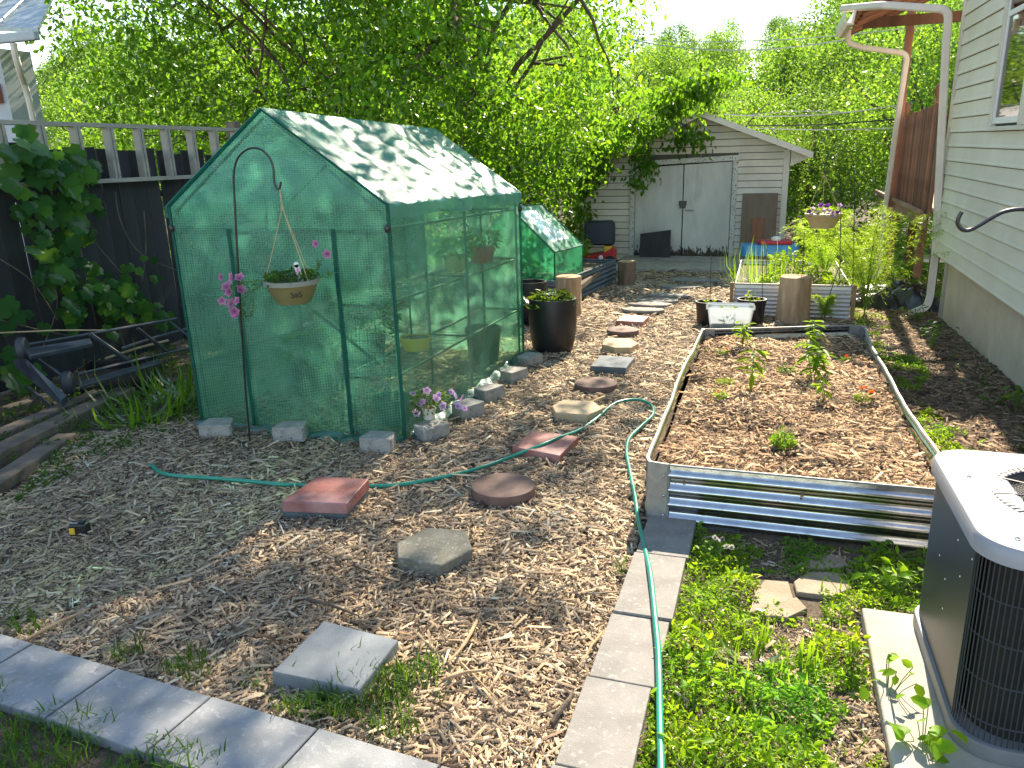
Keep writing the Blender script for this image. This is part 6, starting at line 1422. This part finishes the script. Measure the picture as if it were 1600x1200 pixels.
grass('front_grass', 'short green grass in front of the lower left pavers', 9000, gl_, -3.2, -.45, .95, 1.7, .07, .006, dens=-.2, mat='leaf_dark', tint=(1.7, 1.55, 1))
cover('front_clover', 'clover and weeds mixed in the grass before the lower left pavers', 3000, gl_, -3.2, -.45, .95, 1.7, .02, hmax=.05, dens=0, mat='leaf_dark', tint=(1.8, 1.6, 1))
def near(cx, cy, r): return lambda x, y: ((x-cx)**2+((y-cy)*1.3)**2 < r*r)
for (px, py, r, n, lab) in ((560, 1100, .28, 1500, 'tuft of green grass at the corner of the blue grey paver'), (430, 1125, .22, 700, 'grass tuft along the back of the lower left pavers'), (250, 1050, .2, 420, 'sparse grass growing through the mulch near the paver row'), (640, 1050, .12, 250, 'few grass blades right of the blue grey paver'), (15, 985, .15, 260, 'dark weeds at the left end of the paver row'), (1000, 900, .10, 260, 'small weeds beside the paver edging and hose')):
    p = G(px, py); ok = lambda x, y, c=p, r=r: ((x-c.x)**2+((y-c.y)*1.4)**2 < r*r) & (y > 1.62-.075*(x+1.0)) & (x < -.47) & ~((x > -1.63) & (x < -1.2) & (y > 2.02) & (y < 2.4))
    grass('grass_tuft', lab, int(n*1.3), ok, p.x-r, p.x+r, max(1.3, p.y-r), p.y+r, .085, .006, dens=-.12, mat='leaf_dark', tint=(1.8, 1.6, 1))
cover('yard_growth', 'green ground growth between the far bed, deck and garage', 9000, lambda x, y: (x > 1.0) | (y > 11.8), -.3, 4, 9.9, 14.2, .06, hmax=.14, dens=-.15, tint=(1.1, 1.1, .8), pw=1.05)
cover('hill_grass', 'green growth at the foot of the trees beside the garage', 26000, lambda x, y: (x > .6) | (x < -4.2), -14, 7, 12.5, 19, .12, 'far', hmax=.35, dens=-.25, mat='leaf_far', pw=1.01)
# individual weeds: violets and clover
def violet(label, px, py, n, L, h, t=(1.1, 1.15, .8), hh=0, r=.08):
    p = G(px, py, hh); tt = T('violet_plant', label, 'weed', (p.x, p.y, hz(p.x, p.y)+hh), 0, 'broad leaved weeds', tilt=False)
    me = npmesh('leaf', *scatter('oval', np.array([[0, 0, 0.]]), np.array([L]), np.array([L*1.25]), np.array([[1., 0, 0]]), np.array([[0, 0, 1.]]), np.array([t])), M['leaf_weed'])
    mb = MB()
    for k in range(n):
        a = rnd.random()*6.28; q = Vector((math.cos(a)*r*rnd.random(), math.sin(a)*r*rnd.random(), h*rnd.uniform(.4, 1))); mb.tube([(0, 0, 0), q*.6+Vector((0, 0, .01)), q], .0014, 4, caps=False)
        o = link('leaf', me, parent=tt); o.location = q; o.rotation_euler = (rnd.gauss(0, .4), rnd.gauss(.1, .35), rnd.random()*6.28); o.scale = (rnd.uniform(.6, 1.15),)*3
    mb.build('stems', M['leaf_stem'], tt); return tt
violet('sunny heap of broad heart shaped leaves against the air conditioner', 1400, 935, 34, .045, .13, r=.14)
violet('broad leaved weeds in the shade under the steel bed front at the right', 1390, 880, 20, .045, .10, (.9, 1, .9), r=.12)
violet('heart leaved weed leaning over the edge of the concrete pad', 1385, 1100, 12, .045, .15, r=.09)
violet('upright weed at the bottom right before the air conditioner base', 1440, 1190, 14, .06, .16, r=.1)
violet('leafy weed in the middle of the shaded strip under the steel bed', 1250, 865, 16, .035, .06, (.8, 1, .9), r=.12)
violet('weed clump at the near left corner of the steel bed', 1110, 880, 22, .028, .09, (1.2, 1.2, .8), r=.09)
violet('broad weed low in the middle of the weed patch', 1330, 1040, 10, .035, .10, r=.08)
violet('pale green weed at the foot of the downspout', 1430, 500, 20, .06, .16, (1, 1, .8), r=.16)
violet('dark leafy weed against the near end of the foundation wall', 1590, 640, 20, .055, .16, (.9, 1, .9), r=.14)
violet('dark weed with upright shoots at the foundation corner', 1455, 545, 22, .05, .26, (.6, .8, .7), r=.14)
for (px, py, lab) in ((1045, 995, 'foreground coarse grass tuft'),): pass
p = G(1170, 1035); t = T('grass_clump', 'strong bright grass clump in the centre of the weed patch', 'grass', (p.x, p.y, hz(p.x, p.y)), 0, tilt=False); mk(t, 'blades', blades('blades', 34, .05, .13, .012, 'leaf_weed', 1.2, (1.1, 1.15, .8)))
p = G(1250, 1060); t = T('grass_clump', 'lower bright grass clump right of the strong one', 'grass', (p.x, p.y, hz(p.x, p.y)), 0, tilt=False); mk(t, 'blades', blades('blades', 22, .06, .10, .011, 'leaf_weed', 1.3, (1.1, 1.15, .8)))
FWH = flower_mesh('petal_white', .012, 8)
p = G(1130, 880); t = T('clover', 'white clover heads beside the paver at the steel bed corner', 'flower', (p.x, p.y, hz(p.x, p.y)), 0, tilt=False)
mk(t, 'foliage', plant_mesh('foliage', 120, .09, .07, .02, 'oval', 'leaf_weed', tintc=(1.1, 1.1, .8)))
for k in range(6):
    for q in range(3): o = mk(t, 'bloom', FWH, (rnd.Random if False else .03*math.cos(k*1.9)*(1+.4*k/6), .05*math.sin(k*1.3), .08+.006*k)); o.rotation_euler = (q*1.0, q*.8, k)
# flagstones
fs_ = T('flagstone_path', 'four irregular tan flagstones in front of the steel bed', 'flagstones', tuple(G(1260, 910)), tilt=False)
for P_ in ([(1195, 905), (1232, 908), (1240, 935), (1170, 958), (1180, 925)], [(1240, 908), (1262, 893), (1310, 893), (1332, 918), (1300, 932), (1245, 925)], [(1262, 868), (1312, 866), (1328, 884), (1290, 888), (1240, 886)], [(1200, 945), (1245, 932), (1262, 950), (1230, 965), (1190, 962)]):
    Q = [G(*c, .012) for c in P_]; c = sum(Q, Vector())/len(Q); a = sum((Q[i].x*Q[(i+1) % len(Q)].y-Q[(i+1) % len(Q)].x*Q[i].y) for i in range(len(Q)))
    if a < 0: Q = Q[::-1]
    o = MB().prism([(q.x-c.x, q.y-c.y) for q in Q], -.03, .0, .006).build('stone', M['flag'], fs_, bevel=.003); o.location = c; o.rotation_euler = (-SLOPE, 0, 0); W(o)
fl = lambda x, y: (x > -.2) & (x < .42) & (y < 3.25) & ~((x > .06) & (x < .29) & (y > 2.68) & (y < 2.94))
bl_ = chips(16000, 1.2, 3.3, 1.3, .7, x0=-.25, x1=.45, mask=fl, pal=PAL*.8, lift=.008)
o = link('bark_litter', npmesh('bark_litter', *bl_, M['mulch']), kind='stuff'); tag(o, 'dry bark litter showing between the weeds by the concrete pad', 'litter')
# sticks and twigs
for (a, b, r, lab) in (((745, 970), (700, 1035), .006, 'split pale stick lying in the mulch left of the paver edging'), ((690, 1062), (765, 1045), .006, 'short pale stick near the split one'), ((720, 1035), (785, 1105), .004, 'thin twig crossing the sunny mulch'), ((940, 990), (905, 1040), .005, 'grey stick against the paver edging'), ((862, 1130), (895, 1080), .008, 'dark stick at the foot of the paver edging'), ((480, 935), (560, 962), .006, 'dark twig beyond the blue grey paver'), ((40, 1000), (140, 950), .006, 'long pale twig near the left paver row')):
    p, q = G(*a, .03), G(*b, .04); m = p.lerp(q, .5)+Vector((rnd.gauss(0, .01), rnd.gauss(0, .01), .008))
    o = MB().tube([p, p.lerp(m, .5), m, m.lerp(q, .5)+Vector((.004, 0, 0)), q], [r, r*1.1, r*.9, r*.8, r*.5], 6).build('stick', M['wood_end'] if 'dark' not in lab else M['bark'], smooth=True); tag(o, lab, 'stick', 'sticks in the mulch')
# overhead cables
for k, (a, b, Yc, sag, r, lab) in enumerate((((985, 62), (1330, 60), 19, .22, .012, 'lower pale twisted cable sagging between the trees and the porch roof'), ((985, 62), (1480, 35), 19, .16, .010, 'upper pale cable reaching the porch roof'),
                                ((1130, 178), (1400, 165), 17.2, .10, .010, 'upper cable right of the garage roof'), ((1170, 196), (1400, 186), 17, .04, .012, 'dark cable running behind the deck fence'), ((1180, 200), (1400, 200), 17.1, .03, .008, 'lowest pale cable right of the garage roof'), ((1160, 182), (1330, 176), 17.3, -.06, .006, 'thin tangled line above the garage eave'))):
    p, q = atY(*a, Yc), atY(*b, Yc-1.5); pts = [p.lerp(q, i/16)-Vector((0, 0, sag*4*(i/16)*(1-i/16))) for i in range(17)]
    o = MB().tube(pts, r, 5).build('overhead_cable', M['wire'] if 'dark' not in lab else M['iron'], smooth=True); tag(o, lab, 'cable', 'overhead cables')
